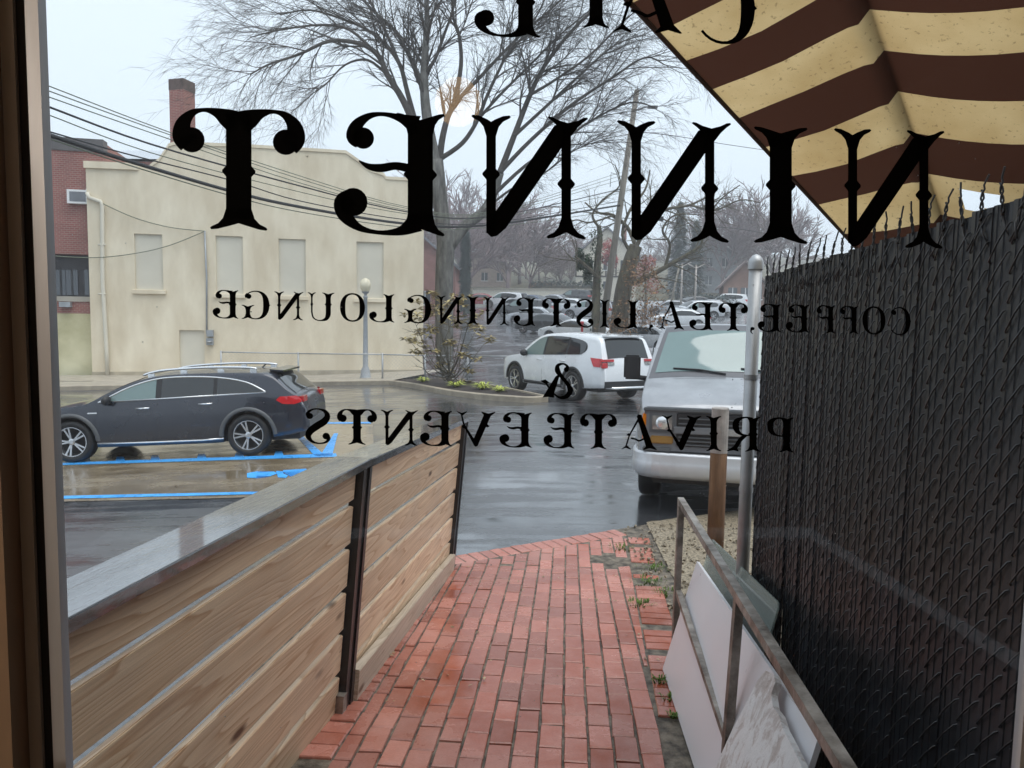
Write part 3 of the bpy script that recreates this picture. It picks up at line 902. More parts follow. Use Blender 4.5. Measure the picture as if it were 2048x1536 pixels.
    if ch == '&':
        W = .86
        g = g_stroke([(.24, .80, .04), (.17, .90, .05), (.28, .985, .05), (.42, .955, .07), (.43, .82, .10), (.33, .66, .13), (.22, .50, .10), (.13, .33, .13), (.14, .16, .13), (.30, .03, .09), (.50, .05, .06), (.66, .20, .05), (.76, .42, .05), (.84, .46, .04)], 4)
        g = [('poly', [(.36, .72), (.50, .62), (.80, .12), (.86, .02), (.70, .04), (.56, .02), (.52, .04), (.55, .10)])]
        g += g_stroke([(.24, .78, .09), (.16, .88, .09), (.27, .98, .05), (.43, .93, .10), (.44, .78, .15), (.34, .63, .11), (.17, .42, .11), (.09, .24, .15), (.19, .07, .12), (.38, .03, .07), (.55, .14, .05), (.70, .33, .05), (.78, .46, .07)], 4)
        g += g_ball(.20, .82, .07) + [('poly', [(.66, .44), (.78, .53), (.92, .49), (.80, .41)])]
        return W, g
    if ch == ',':
        return .14, g_ball(.07, .10, .06) + g_stroke([(.10, .08, .06), (.11, -.02, .04), (.05, -.10, .01)])

def put_letter(ch, x0, x1, yt, yb, sk=0.022):
    """one glyph seen from behind, filling picture columns x0..x1 and rows yt..yb on the glass"""
    W, g = G(ch)
    mb = MB()
    def P(q):
        px = x1 - q[0] / W * (x1 - x0)
        py = yb - q[1] * (yb - yt) + (px - (x0 + x1) / 2) * sk
        return gl(px, py, 0.0015)
    for it in g:
        if it[0] == 'poly':
            mb.add([P(q) for q in it[1]], [tuple(range(len(it[1])))])
        else:
            n_ = len(it[1])
            mb.add([P(q) for q in it[1]] + [P(q) for q in it[2]], [(i, i + 1, n_ + i + 1, n_ + i) for i in range(n_ - 1)])
    mb.build('letter', M_VINYL, pane, world=True)

for ch, a, b, t, bo in [('T', 345, 610, 218, 460), ('E', 675, 886, 225, 470), ('N', 945, 1176, 232, 476), ('N', 1236, 1462, 243, 483),
                        ('I', 1510, 1613, 254, 487), ('N', 1670, 1889, 259, 495),
                        ('E', 953, 1078, -68, 74), ('F', 1105, 1216, -66, 55), ('A', 1226, 1366, -68, 66), ('C', 1394, 1510, -58, 88)]:
    put_letter(ch, a, b, t, bo, 0.026)
line3 = [('E', 427, 476), ('G', 487, 539), ('N', 549, 607), ('U', 614, 668), ('O', 680, 730), ('L', 740, 788), ('G', 812, 862), ('N', 874, 926), ('I', 934, 957),
         ('N', 967, 1018), ('E', 1029, 1070), ('T', 1084, 1141), ('S', 1151, 1189), ('I', 1200, 1218), ('L', 1229, 1276), (',', 1298, 1307), ('A', 1317, 1369),
         ('E', 1380, 1425), ('T', 1437, 1496), (',', 1500, 1510), ('E', 1517, 1561), ('E', 1573, 1618), ('F', 1630, 1670), ('F', 1677, 1716), ('O', 1725, 1771), ('C', 1780, 1821)]
for ch, a, b in line3:
    xm = (a + b) / 2
    put_letter(ch, a, b, 580 + (xm - 450) * .0255, 637 + (xm - 450) * .0245)
put_letter('&', 1085, 1147, 726, 797)
for ch, a, b in [('S', 608, 664), ('T', 674, 754), ('N', 762, 836), ('E', 842, 903), ('V', 913, 992), ('E', 1001, 1063), ('E', 1089, 1148), ('T', 1160, 1234), ('A', 1243, 1315),
                 ('V', 1323, 1404), ('I', 1413, 1442), ('R', 1452, 1522), ('P', 1532, 1588)]:
    xm = (a + b) / 2
    put_letter(ch, a, b, 817 + (xm - 640) * .019, 888 + (xm - 640) * .018, 0.018)

# rain specks and streaks sitting on the outside of the pane
dr = MB(); rd = random.Random(9)
for i in range(150):
    px, py = (rd.uniform(120, 2030), rd.uniform(250, 1500)) if i < 70 else (rd.gauss(1620, 130), rd.uniform(560, 1100))
    if not 120 < px < 2030: continue
    c = gl(px, py, -0.002); r = rd.uniform(0.0003, 0.0008)
    dr.lathe([(r, 0), (r * .8, r * .4), (r * .35, r * .65)], 7, Matrix.Translation(c) @ Matrix.Rotation(-math.pi / 2, 4, 'X'))
tag(dr.build('rain_drops', simple('raindrop', (0.75, 0.8, 0.85), 0.05, spec=1.0), pane, smooth=True, world=True), kind='stuff')

# pendant lamp inside, behind the camera: it shows as a warm reflection in the pane
lp = Vector((-0.10, -2.0, 3.02))
lamp = thing('pendant_or_fill_lamp', 'warm lit pendant lamp hanging inside the café', 'lamp', lp)
mb = MB(); mb.lathe([(0.0, 0.10), (0.05, 0.09), (0.095, 0.04), (0.105, -0.01), (0.085, -0.07), (0.04, -0.10), (0.0, -0.105)], 24)
mb.build('globe', emit_mat('warm globe', (1.0, 0.60, 0.24), 3.4), lamp, smooth=True)
mb = MB(); mb.tube([(0, 0, 0.09), (0, 0, 0.48)], 0.008, 8); mb.build('cord', M_CABLE, lamp)

# added fill lamp, out of view at left, brightens inside of the frame
fill_lamp = thing('pendant_or_fill_lamp', 'added unseen fill lamp brightening the door frame from inside', 'lamp', (-1.9, -0.9, 2.7))
mb = MB(); mb.lathe([(0.0, 0.13), (0.07, 0.12), (0.13, 0.05), (0.14, -0.01), (0.11, -0.09), (0.05, -0.13), (0.0, -0.135)], 24)
mb.build('globe', emit_mat('fill lamp globe', (1.0, 0.88, 0.74), 48.0), fill_lamp, smooth=True)
mb = MB(); mb.tube([(0, 0, 0.12), (0, 0, 0.80)], 0.008, 8); mb.build('cord', M_CABLE, fill_lamp)

# ------------------------------------------------------------------ wooden fence on the left
P1 = Vector((-0.775, 3.42, 0)); D1 = Vector((0.156, 1, 0)); N1 = Vector((1, -0.156, 0)).normalized()
P2 = Vector((-0.462, 5.94, 0))
LEAN = 0.085
fence = thing('plank_fence', 'horizontal pine plank fence with black posts and wet charcoal cap', 'fence', (P1.x, P1.y, ramp(P1.y)))
def fpt(base, along, z, z0, out=0.0, D=D1):
    """point on a leaning fence: base + along*D at height z, lean measured from z0"""
    Dn = D.normalized(); Nn = Vector((Dn.y, -Dn.x, 0))
    return Vector((base.x, base.y, 0)) + Dn * along + Nn * (out + LEAN * (z - z0)) + Vector((0, 0, z))
def fence_bar(name, m, base, D, a0, a1, zt0, zt1, h, o0, o1, z0):
    """long board: top edge from zt0 at a0 to zt1 at a1"""
    Dn = D.normalized()
    cen = (fpt(base, (a0 + a1) / 2, (zt0 + zt1) / 2 - h / 2, z0, (o0 + o1) / 2, D))
    pts = []
    for zz in (-h, 0):
        for a_, o_ in ((a0, o0), (a1, o0), (a1, o1), (a0, o1)):
            zt = zt0 if a_ == a0 else zt1
            pts.append(fpt(base, a_, zt + zz, z0, o_, D))
    # build in a frame whose Y runs along the board so that the grain follows it
    ang = math.atan2(-Dn.x, Dn.y)
    M = Matrix.Translation(cen) @ Matrix.Rotation(ang, 4, 'Z')
    Mi = M.inverted()
    q = [Mi @ p_ for p_ in pts]
    mb = MB(); mb.hexa(q[:4], q[4:])
    me = mb.mesh(name, m)
    bm = bmesh.new(); bm.from_mesh(me)
    bmesh.ops.bevel(bm, geom=[e for e in bm.edges if e.calc_length() > 0.5], offset=0.004, segments=2, affect='EDGES')
    bmesh.ops.recalc_face_normals(bm, faces=bm.faces); bm.to_mesh(me); bm.free()
    o = link(name, me, fence)
    o.matrix_local = full_matrix(fence).inverted() @ M
    return o
ZR = 1.36
A_NEAR = -2.45
z0 = ramp(P1.y)
PIT, BH = 0.207, 0.178
def boards(base, D, a0, a1, zr0, zr1, zlow, mats):
    fence_bar('board', mats[0], base, D, a0, a1, zr0 + 0.012, zr1 + 0.012, 0.150, -0.045, -0.018, z0)
    for k in range(5):
        t = 0.139 + 0.026 + k * PIT
        dz = random.Random(k * 7 + int(a0 * 10)).uniform(-0.006, 0.006)
        fence_bar('board', mats[(k + 1) % len(mats)], base, D, a0 + random.Random(k).uniform(-.01, .01), a1, zr0 - t + dz, zr1 - t - dz, BH, -0.045, -0.018, z0)
boards(P1, D1, A_NEAR, -0.075, ZR, ZR, 0.1, [M_WOOD])
D2 = (P2 - P1); L2 = D2.length
boards(P1, D2, 0.055, L2 - 0.05, ZR - 0.004, ZR - 0.128, 0, [M_WOOD])
# pale plinth board along the second bay
fence_bar('plinth', M_WOODP, P1, D2, 0.06, L2 - 0.06, 0.345, 0.155, 0.16, -0.012, 0.035, z0)
# cap boards
fence_bar('cap_board', M_CAP, P1, D1, A_NEAR, 0.03, ZR + 0.04, ZR + 0.04, 0.04, -0.165, 0.020, z0)
fence_bar('cap_board', M_CAP, P1, D2, 0.034, L2 + 0.06, ZR + 0.036, ZR - 0.094, 0.04, -0.165, 0.020, z0)
def steel_post(base, D, a_, ztop, zbot):
    mb = MB()
    for o0, o1, w0, w1 in ((-0.05, 0.012, -0.05, -0.012), (-0.016, 0.010, -0.012, 0.02), (-0.05, 0.018, 0.02, 0.055)):
        pts = [fpt(base, a_ + w_, z_, z0, o_, D) for z_ in (zbot, ztop) for w_, o_ in ((w0, o0), (w1, o0), (w1, o1), (w0, o1))]
        mb.hexa(pts[:4], pts[4:])
    mb.build('post', M_BLKST, fence, world=True, fix=True)
steel_post(P1, D2, -0.01, ZR - 0.002, ramp(P1.y) - 0.02)
steel_post(P1, D2, L2, ZR - 0.128, ramp(P2.y) - 0.02)
steel_post(P1, D1, -1.95, ZR - 0.002, 0.0)
pts = [fpt(P1, a_, z_, z0, o_, D1) for z_ in (ramp(P1.y) - 0.01, ramp(P1.y) + 0.11) for a_, o_ in ((-0.10, -0.02), (-0.055, -0.02), (-0.055, 0.02), (-0.10, 0.02))]
mb = MB(); mb.hexa(pts[:4], pts[4:]); mb.build('bracket', M_RUST, fence, world=True, fix=True)

# ------------------------------------------------------------------ black slatted chain-link fence on the right
SF_X = lambda y: 1.13 + 0.015 * y
SF_T = lambda y: 2.28 + 0.036 * (3.5 - y)
sf = thing('chain_link_fence', 'tall black chain-link fence filled with black privacy slats', 'fence', (SF_X(3.5), 3.5, ramp(3.5)))
PS = 0.080
slm = MB()                               # one slat, hanging from its top: two flutes and a groove
H_S = 2.25
prof = [(-0.0425, 0.0), (-0.0405, 0.006), (-0.020, 0.007), (-0.018, 0.0045), (-0.006, 0.0045), (-0.004, 0.007), (0.008, 0.007), (0.010, 0.0045), (0.022, 0.0045), (0.024, 0.007), (0.0405, 0.006), (0.0425, 0.0), (0.0405, -0.004), (-0.0405, -0.004)]
slm.add([(-b, a, 0) for a, b in prof] + [(-b, a, -H_S) for a, b in prof],
        [tuple(range(len(prof))), tuple(range(len(prof), 2 * len(prof)))[::-1]] + [(i, len(prof) + i, len(prof) + (i + 1) % len(prof), (i + 1) % len(prof)) for i in range(len(prof))])
slat_me = slm.mesh('slat', M_SLAT)
twm = MB()
tw1 = [(-0.003 + .003 * math.cos(t * 1.6), .004 * math.sin(t * 1.6), -0.03 + 0.011 * t) for t in range(9)]
tw2 = [(-0.003 - .003 * math.cos(t * 1.6), -.004 * math.sin(t * 1.6), -0.03 + 0.011 * t) for t in range(8)]
twm.tube(tw1 + [(-.006, -.016, 0.080)], 0.0026, 5); twm.tube(tw2, 0.0026, 5)
twm.tube([(-.004, -0.034, -0.10), (-.010, -0.015, -0.065), (-.004, 0.0, -0.03)], 0.0024, 5); twm.tube([(-.004, 0.0, -0.03), (0.004, 0.015, -0.06), (0.0, 0.034, -0.10)], 0.0024, 5)
tw_me = twm.mesh('wire_twist', M_WIRE, True)
rs = random.Random(4)
wires = MB()
ncol = 33
inv = full_matrix(sf).inverted()
for i in range(ncol):
    y = 3.455 - i * PS
    x, t = SF_X(y), SF_T(y)
    o = link('slat', slat_me, sf, inv @ Vector((x + (0.004 if i % 2 else 0), y, t + rs.uniform(-0.006, 0.004))), (rs.gauss(0, 0.0004), rs.gauss(0, 0.002), rs.gauss(0, 0.02)))
    o = link('wire_twist', tw_me, sf, inv @ Vector((x - 0.006, y + (0.5 if i % 2 else 0.0) * 0, t + 0.005)), (rs.gauss(0.05, 0.06), rs.gauss(0, 0.08), rs.uniform(-0.4, 0.4)))
    n = int(H_S / 0.068)
    for k in range(n):
        z = t - 0.055 - k * 0.068 - (0.034 if i % 2 else 0)
        wires.tube([(x + 0.006, y + 0.041, z - 0.052), (x - 0.0095, y + 0.034, z - 0.042), (x - 0.0135, y, z), (x - 0.0105, y - 0.034, z + 0.042), (x + 0.006, y - 0.041, z + 0.050)], 0.0024, 5, cap=False)
tag(wires.build('wire_mesh', M_WIRE, sf, smooth=True, world=True), kind='stuff')
# posts and rails
pp = at(1512, 520, 3.56)
mb = MB(); mb.tube([(pp.x, 3.56, ramp(3.5) - 0.05), (pp.x, 3.56, pp.z - 0.035)], 0.031, 18)
post = mb.build('post', M_GALV, sf, smooth=True, world=True)
mb = MB(); mb.lathe([(0.036, -0.045), (0.036, -0.012), (0.030, 0.006), (0.016, 0.022), (0.0, 0.028)], 18, Matrix.Translation((pp.x, 3.56, pp.z))); mb.build('post_cap', M_GALV, post, smooth=True, world=True)
for z in (0.75, 1.25, 1.80):
    mb = MB(); mb.lathe([(0.0335, -0.012), (0.0335, 0.012)], 18, Matrix.Translation((pp.x, 3.56, z))); mb.build('tension_band', M_GALV, post, smooth=True, world=True)
mb = MB(); mb.tube([(SF_X(3.5) + 0.03, 3.5, SF_T(3.5) - 0.06), (SF_X(1.0) + 0.03, 1.0, SF_T(1.0) - 0.06)], 0.02, 10); mb.build('rail', M_WIRE, sf, smooth=True, world=True)
mb = MB(); mb.tube([(SF_X(1.0) + 0.05, 0.95, ramp(1) - 0.05), (SF_X(1.0) + 0.05, 0.95, SF_T(1.0))], 0.03, 12); mb.build('post', M_WIRE, sf, smooth=True, world=True)

# brown bollard behind the railing
b0 = at(1428, 1200, 4.6); bt = at(1441, 815, 4.6)
bol = thing('wooden_post', 'round brown wooden post with worn grey top in gravel', 'post', (b0.x, 4.6, ramp(4.6)))
mb = MB(); zb = ramp(4.6) - 0.05; zm = at(1440, 905, 4.6).z
xb = b0.x - 0.006
def bx_(z): return xb + (bt.x - xb) * (z - zb) / (bt.z - zb)
mb.tube([(bx_(zb), 4.6, zb), (bx_(zm), 4.6, zm)], [0.053, 0.052], 20); mb.build('shaft', M_POSTB, bol, smooth=True, world=True)
mb = MB(); mb.lathe([(0.0525, 0), (0.0525, bt.z - zm - 0.006), (0.047, bt.z - zm), (0.0, bt.z - zm + 0.002)], 20, Matrix.Translation((bx_(zm), 4.6, zm))); mb.build('worn_top', M_POSTT, bol, smooth=False, world=True)

# steel railing
RX = lambda y: 0.66 + 0.07 * y
rail = thing('steel_railing', 'rusty square tube railing beside the brick walkway', 'railing', (RX(4.0), 4.0, ramp(4)))
def sq_bar(name, p, q, w, m, parent, up=Vector((0, 0, 1))):
    p, q = Vector(p), Vector(q); t = (q - p).normalized()
    a = t.cross(up) if abs(t.dot(up)) < 0.95 else t.cross(Vector((0, 1, 0)))
    a.normalize(); b = a.cross(t); h = w / 2
    mb = MB()
    mb.hexa([p + a * h + b * h, p - a * h + b * h, p - a * h - b * h, p + a * h - b * h], [q + a * h + b * h, q - a * h + b * h, q - a * h - b * h, q + a * h - b * h])
    return mb.build(name, m, parent, world=True, fix=True)
zt = lambda y: 1.03 + 0.012 * y
sq_bar('top_rail', (RX(0.95), 0.95, zt(0.95)), (RX(4.02), 4.02, zt(4.02)), 0.034, M_RUST, rail)
sq_bar('post', (RX(4.0) - .008, 4.0, ramp(4) - 0.03), (RX(4.0), 4.0, zt(4) - 0.018), 0.032, M_RUST, rail)
sq_bar('post', (RX(2.64) - .03, 2.64, ramp(2.64) - 0.03), (RX(2.64), 2.64, zt(2.64) - 0.018), 0.032, M_RUST, rail)
sq_bar('post', (RX(1.3), 1.3, ramp(1.3) - 0.03), (RX(1.3), 1.3, zt(1.3) - 0.018), 0.032, M_RUST, rail)
sq_bar('mid_rail', (RX(3.98), 3.98, 0.57), (RX(2.66) - .015, 2.66, 0.50), 0.030, M_RUST, rail)
sq_bar('mid_rail', (RX(2.62) - .015, 2.62, 0.50), (RX(1.32), 1.32, 0.44), 0.030, M_RUST, rail)

# sheets leaning behind the railing
def leaning(name, label, cat, b0, t0, b1, t1, th, m, corner=0.0):
    """slab from its far edge (b0 bottom, t0 top) to its near edge (b1, t1)"""
    b0, t0, b1, t1 = map(Vector, (b0, t0, b1, t1))
    n = (t0 - b0).cross(b1 - b0).normalized() * th
    if corner:
        pts = []
        for P_, A_, B_ in ((b0, b1, t0), (t0, b0, t1), (t1, t0, b1), (b1, t1, b0)):
            da, db = (A_ - P_).normalized() * corner, (B_ - P_).normalized() * corner
            for k in range(5):
                w = math.pi / 2 * k / 4
                pts.append(P_ + da * (1 - math.sin(w)) + db * (1 - math.cos(w)))
    else:
        pts = [b0, t0, t1, b1]
    mb = MB(); mb.prism(pts, n)
    o = thing(name, label, cat, (b0 + b1) / 2)
    mb.build('panel', m, o, world=True, fix=True)
    return o
leaning('white_board', 'large white laminate sheet leaning against the black fence', 'board', (0.848, 3.90, ramp(3.90) + 0.022), (1.02, 3.93, 0.765), (0.70, 1.95, ramp(1.95) + 0.022), (0.872, 1.98, 0.765 + ramp(1.95) - ramp(3.90)), 0.016, M_SHEET)
leaning('glass_sheet', 'greenish glass sheet with rounded corners behind the railing', 'glass', (0.99, 4.15, ramp(4.15) + 0.03), (1.155, 4.15, 0.83), (0.945, 2.95, ramp(2.95) + 0.03), (1.11, 2.95, 0.83 + ramp(2.95) - ramp(4.15)), 0.008, M_GLASS2, 0.035)
# marble slab with a broken edge
def marble_mat():
    m, nt, b, N, L = principled('white veined marble')
    tc = N.new('ShaderNodeTexCoord')
    mp = N.new('ShaderNodeMapping'); mp.inputs['Scale'].default_value = (1, 1, 0.35); mp.inputs['Rotation'].default_value = (0.6, 0.1, 0.0)
    L.new(tc.outputs['Object'], mp.inputs[0])
    n1 = N.new('ShaderNodeTexNoise'); n1.inputs['Scale'].default_value = 15; n1.inputs['Detail'].default_value = 12; n1.inputs['Roughness'].default_value = 0.75; n1.inputs['Distortion'].default_value = 0.5
    L.new(mp.outputs[0], n1.inputs['Vector'])
    cr = N.new('ShaderNodeValToRGB'); e = cr.color_ramp.elements
    e[0].position = 0.30; e[0].color = (0.42, 0.36, 0.33, 1); e[1].position = 0.62; e[1].color = (0.85, 0.84, 0.84, 1)
    x = cr.color_ramp.elements.new(0.45); x.color = (0.62, 0.57, 0.55, 1)
    x = cr.color_ramp.elements.new(0.50); x.color = (0.82, 0.81, 0.81, 1)
    L.new(n1.outputs['Fac'], cr.inputs[0]); L.new(cr.outputs[0], b.inputs['Base Color'])
    b.inputs['Roughness'].default_value = 0.4
    bp = N.new('ShaderNodeBump'); bp.inputs['Strength'].default_value = 0.8; bp.inputs['Distance'].default_value = 0.01
    L.new(n1.outputs['Fac'], bp.inputs['Height']); L.new(bp.outputs[0], b.inputs['Normal'])
    return m
mslab = thing('marble_slab', 'rough broken white marble slab leaning on the railing', 'marble', (0.75, 2.1, ramp(2.1)))
mb = MB()
fr_ = [(0.0, 0.0), (0.0, 0.60), (0.02, 0.80), (0.015, 0.92), (0.05, 0.985), (0.12, 1.0), (0.155, 0.985), (0.16, 0.93), (0.21, 0.895), (0.27, 0.90), (0.33, 0.875), (0.40, 0.865), (0.46, 0.86), (0.55, 0.84), (0.70, 0.82), (0.85, 0.80), (1.0, 0.80), (1.0, 0.0)]
rq = random.Random(3)
B0, T0, B1 = Vector((0.64, 2.42, ramp(2.42) + 0.02)), Vector((0.885, 2.42, 0.905)), Vector((0.60, 1.45, ramp(1.45) + 0.02))
pts = [B0 + (B1 - B0) * u + (T0 - B0) * v + Vector((0, rq.uniform(-.006, .006), rq.uniform(-.006, .006) if v else 0)) for u, v in fr_]
mb.prism(pts, (T0 - B0).cross(B1 - B0).normalized() * -0.022)
M_MARB = marble_mat()
mb.build('slab', M_MARB, mslab, world=True, fix=True)

# ------------------------------------------------------------------ striped awning overhead
def awning_mat(stripe):
    m = bpy.data.materials.new('striped awning canvas'); m.use_nodes = True
    nt = m.node_tree; N, L = nt.nodes, nt.links
    b = N['Principled BSDF']; out = N['Material Output']
    uv = N.new('ShaderNodeUVMap')
    sx = N.new('ShaderNodeSeparateXYZ'); L.new(uv.outputs[0], sx.inputs[0])
    dv = N.new('ShaderNodeMath'); dv.operation = 'DIVIDE'; dv.inputs[1].default_value = stripe * 2; L.new(sx.outputs[0], dv.inputs[0])
    fr = N.new('ShaderNodeMath'); fr.operation = 'FRACT'; L.new(dv.outputs[0], fr.inputs[0])
    gt = N.new('ShaderNodeMath'); gt.operation = 'GREATER_THAN'; gt.inputs[1].default_value = 0.5; L.new(fr.outputs[0], gt.inputs[0])
    nz = N.new('ShaderNodeTexNoise'); nz.inputs['Scale'].default_value = 70; nz.inputs['Detail'].default_value = 3
    tc = N.new('ShaderNodeTexCoord'); L.new(tc.outputs['Object'], nz.inputs['Vector'])
    sp = N.new('ShaderNodeMapRange'); sp.inputs[1].default_value = 0.62; sp.inputs[2].default_value = 0.70; L.new(nz.outputs['Fac'], sp.inputs[0])
    n2 = N.new('ShaderNodeTexNoise'); n2.inputs['Scale'].default_value = 4; n2.inputs['Detail'].default_value = 5; L.new(tc.outputs['Object'], n2.inputs['Vector'])
    cr = N.new('ShaderNodeValToRGB'); cr.color_ramp.elements[0].position = .3; cr.color_ramp.elements[1].position = .7
    cr.color_ramp.elements[0].color = (0.52, 0.36, 0.16, 1); cr.color_ramp.elements[1].color = (0.72, 0.55, 0.29, 1)
    L.new(n2.outputs['Fac'], cr.inputs[0])
    mil = N.new('ShaderNodeMix'); mil.data_type = 'RGBA'; mil.inputs[7].default_value = (0.22, 0.14, 0.06, 1)
    ml = N.new('ShaderNodeMath'); ml.operation = 'MULTIPLY'; ml.inputs[1].default_value = 0.6; L.new(sp.outputs[0], ml.inputs[0])
    L.new(ml.outputs[0], mil.inputs[0]); L.new(cr.outputs[0], mil.inputs[6])
    mx = N.new('ShaderNodeMix'); mx.data_type = 'RGBA'; mx.inputs[7].default_value = (0.055, 0.022, 0.014, 1)
    L.new(gt.outputs[0], mx.inputs[0]); L.new(mil.outputs[2], mx.inputs[6])
    L.new(mx.outputs[2], b.inputs['Base Color']); b.inputs['Roughness'].default_value = 0.7
    tr = N.new('ShaderNodeBsdfTranslucent'); L.new(mx.outputs[2], tr.inputs[0])
    ms_ = N.new('ShaderNodeMixShader'); ms_.inputs[0].default_value = 0.5
    L.new(b.outputs[0], ms_.inputs[1]); L.new(tr.outputs[0], ms_.inputs[2]); L.new(ms_.outputs[0], out.inputs[0])
    return m
def aw_E(k): y = 180 + 57.5 * k; return at(1255 + .925 * y, y, 2.75 + .14 * k)      # lower edge
def aw_R(k): y = 14 + 82 * k; return at(1733 + .345 * y, y, 2.40 + .13 * k)          # ridge
def aw_Q(k): y = -30 + 96 * k; return at(2330, y, 1.98 + .11 * k)                    # wall side
aw = thing('striped_awning', 'brown and cream striped canvas awning seen from below', 'awning', aw_R(0))
K0, K1, ns = -3.6, 6.4, 80
wv = [0, .02, .25, .5, .75, .88, .94, 1.0, 1.03, 1.15, 1.25, 1.35, 1.45, 1.6, 1.8, 2.0]
bm = bmesh.new(); uvl = bm.loops.layers.uv.new('UVMap')
grid = []
o_ = aw_R(0)
for i in range(ns + 1):
    k = K0 + (K1 - K0) * i / ns
    E_, R__, Q_ = aw_E(k), aw_R(k), aw_Q(k)
    row = []
    for w in wv:
        p_ = E_.lerp(R__, w) if w <= 1 else R__.lerp(Q_, w - 1)
        dz = -.035 * math.sin(min(w, 1) * math.pi) + .012 * math.sin(k * 1.9) * math.sin(min(w, 1) * math.pi)
        if w > 1: dz += -.05 * math.sin((w - 1) * math.pi) + .02 * math.sin(k * 1.5 + 1) * (w - 1)
        if w == .94: dz -= .022
        if w == .88: dz -= .010
        row.append((bm.verts.new(p_ + Vector((0, 0, dz)) - o_), k, w))
    grid.append(row)
for i in range(ns):
    for j in range(len(wv) - 1):
        k = K0 + (K1 - K0) * (i + .5) / ns
        if 4.25 < k < 4.78 and 1.14 < wv[j] < 1.36 - (k - 4.3) * .3: continue          # torn gap
        q = [grid[i][j], grid[i + 1][j], grid[i + 1][j + 1], grid[i][j + 1]]
        f = bm.faces.new([v[0] for v in q]); f.smooth = True
        for lp_, v in zip(f.loops, q):
            lp_[uvl].uv = (v[1] + 20.0 + .06 * math.sin(v[2] * 5), v[2])
me = bpy.data.meshes.new('canvas'); bm.to_mesh(me); bm.free()
me.materials.append(awning_mat(1.0))
link('canvas', me, aw)
ks = [K0 + (K1 - K0) * i / 12 for i in range(13)]
mb = MB(); mb.tube([aw_E(k) for k in ks], 0.009, 8); mb.build('hem_cord', simple('brown hem', (0.06, 0.03, 0.02), 0.6), aw, world=True, smooth=True)
mb = MB(); mb.tube([aw_R(k) + Vector((0, 0, .03)) for k in ks], 0.016, 8); mb.build('ridge_bar', M_GALV, aw, world=True, smooth=True)
mb = MB(); mb.box((2.42, 2.15, 1.75), (.2, 2.45, 3.5)); tag(mb.build('side_wall', M_FACADE), kind='structure')

# ------------------------------------------------------------------ cream building across the lot
BL_ = at(185, 757, 28.3); BR_ = at(846, 748, 30.9)
BL_.z = -0.45; BR_.z = -0.45
bd = (BR_ - BL_); bd.z = 0; BLEN = bd.length; bd.normalize()
bn = Vector((bd.y, -bd.x, 0))                        # towards the camera
def wall_uv(px, py):
    p_ = on_plane(px, py, BL_, bn) - BL_
    return p_.dot(bd), p_.z
def W3(s_, z, off=0.0):
    return BL_ + bd * s_ + bn * off + Vector((0, 0, z))
cb = thing('cream_building', 'cream stucco hall with curved parapet and blocked windows', 'building', BL_)
zt_ = lambda px, py: wall_uv(px, py)
holes = []
for a_, b_ in (((268, 467), (327, 580)), ((431, 471), (487, 588)), ((557, 477), (612, 592)), ((713, 483), (767, 597)), ((358, 660), (410, 752))):
    s0, z1 = wall_uv(*a_); s1, z0_ = wall_uv(*b_)
    holes.append((s0, s1, max(z0_, 0.02), z1))
ZMID = wall_uv(500, 440)[1]
def wall_with_holes(mb, s0, s1, z0, z1, holes, depth=0.10):
    ss = sorted({s0, s1} | {h[0] for h in holes} | {h[1] for h in holes})
    zs = sorted({z0, z1} | {h[2] for h in holes} | {h[3] for h in holes})
    for i in range(len(ss) - 1):
        for j in range(len(zs) - 1):
            cs, cz = (ss[i] + ss[i + 1]) / 2, (zs[j] + zs[j + 1]) / 2
            if any(h[0] < cs < h[1] and h[2] < cz < h[3] for h in holes): continue
            mb.add([W3(ss[i], zs[j]), W3(ss[i + 1], zs[j]), W3(ss[i + 1], zs[j + 1]), W3(ss[i], zs[j + 1])], [(0, 1, 2, 3)])
    for a_, b_, c_, d_ in holes:
        mb.add([W3(a_, c_), W3(b_, c_), W3(b_, d_), W3(a_, d_), W3(a_, c_, -depth), W3(b_, c_, -depth), W3(b_, d_, -depth), W3(a_, d_, -depth)],
               [(0, 4, 5, 1), (1, 5, 6, 2), (2, 6, 7, 3), (3, 7, 4, 0)])
mb = MB()
wall_with_holes(mb, 0, BLEN, 0, ZMID, holes)
tops = [(185, 325), (300, 330), (318, 318), (338, 288), (352, 284), (500, 290), (692, 302), (715, 318), (742, 338), (768, 347), (772, 354), (846, 358)]
para = [wall_uv(*q) for q in tops]
para[0] = (0, para[0][1]); para[-1] = (BLEN, para[-1][1])
outline = [(0, ZMID)] + [(BLEN, ZMID)] + para[::-1]
mb.add([W3(*q) for q in outline], [tuple(range(len(outline)))])
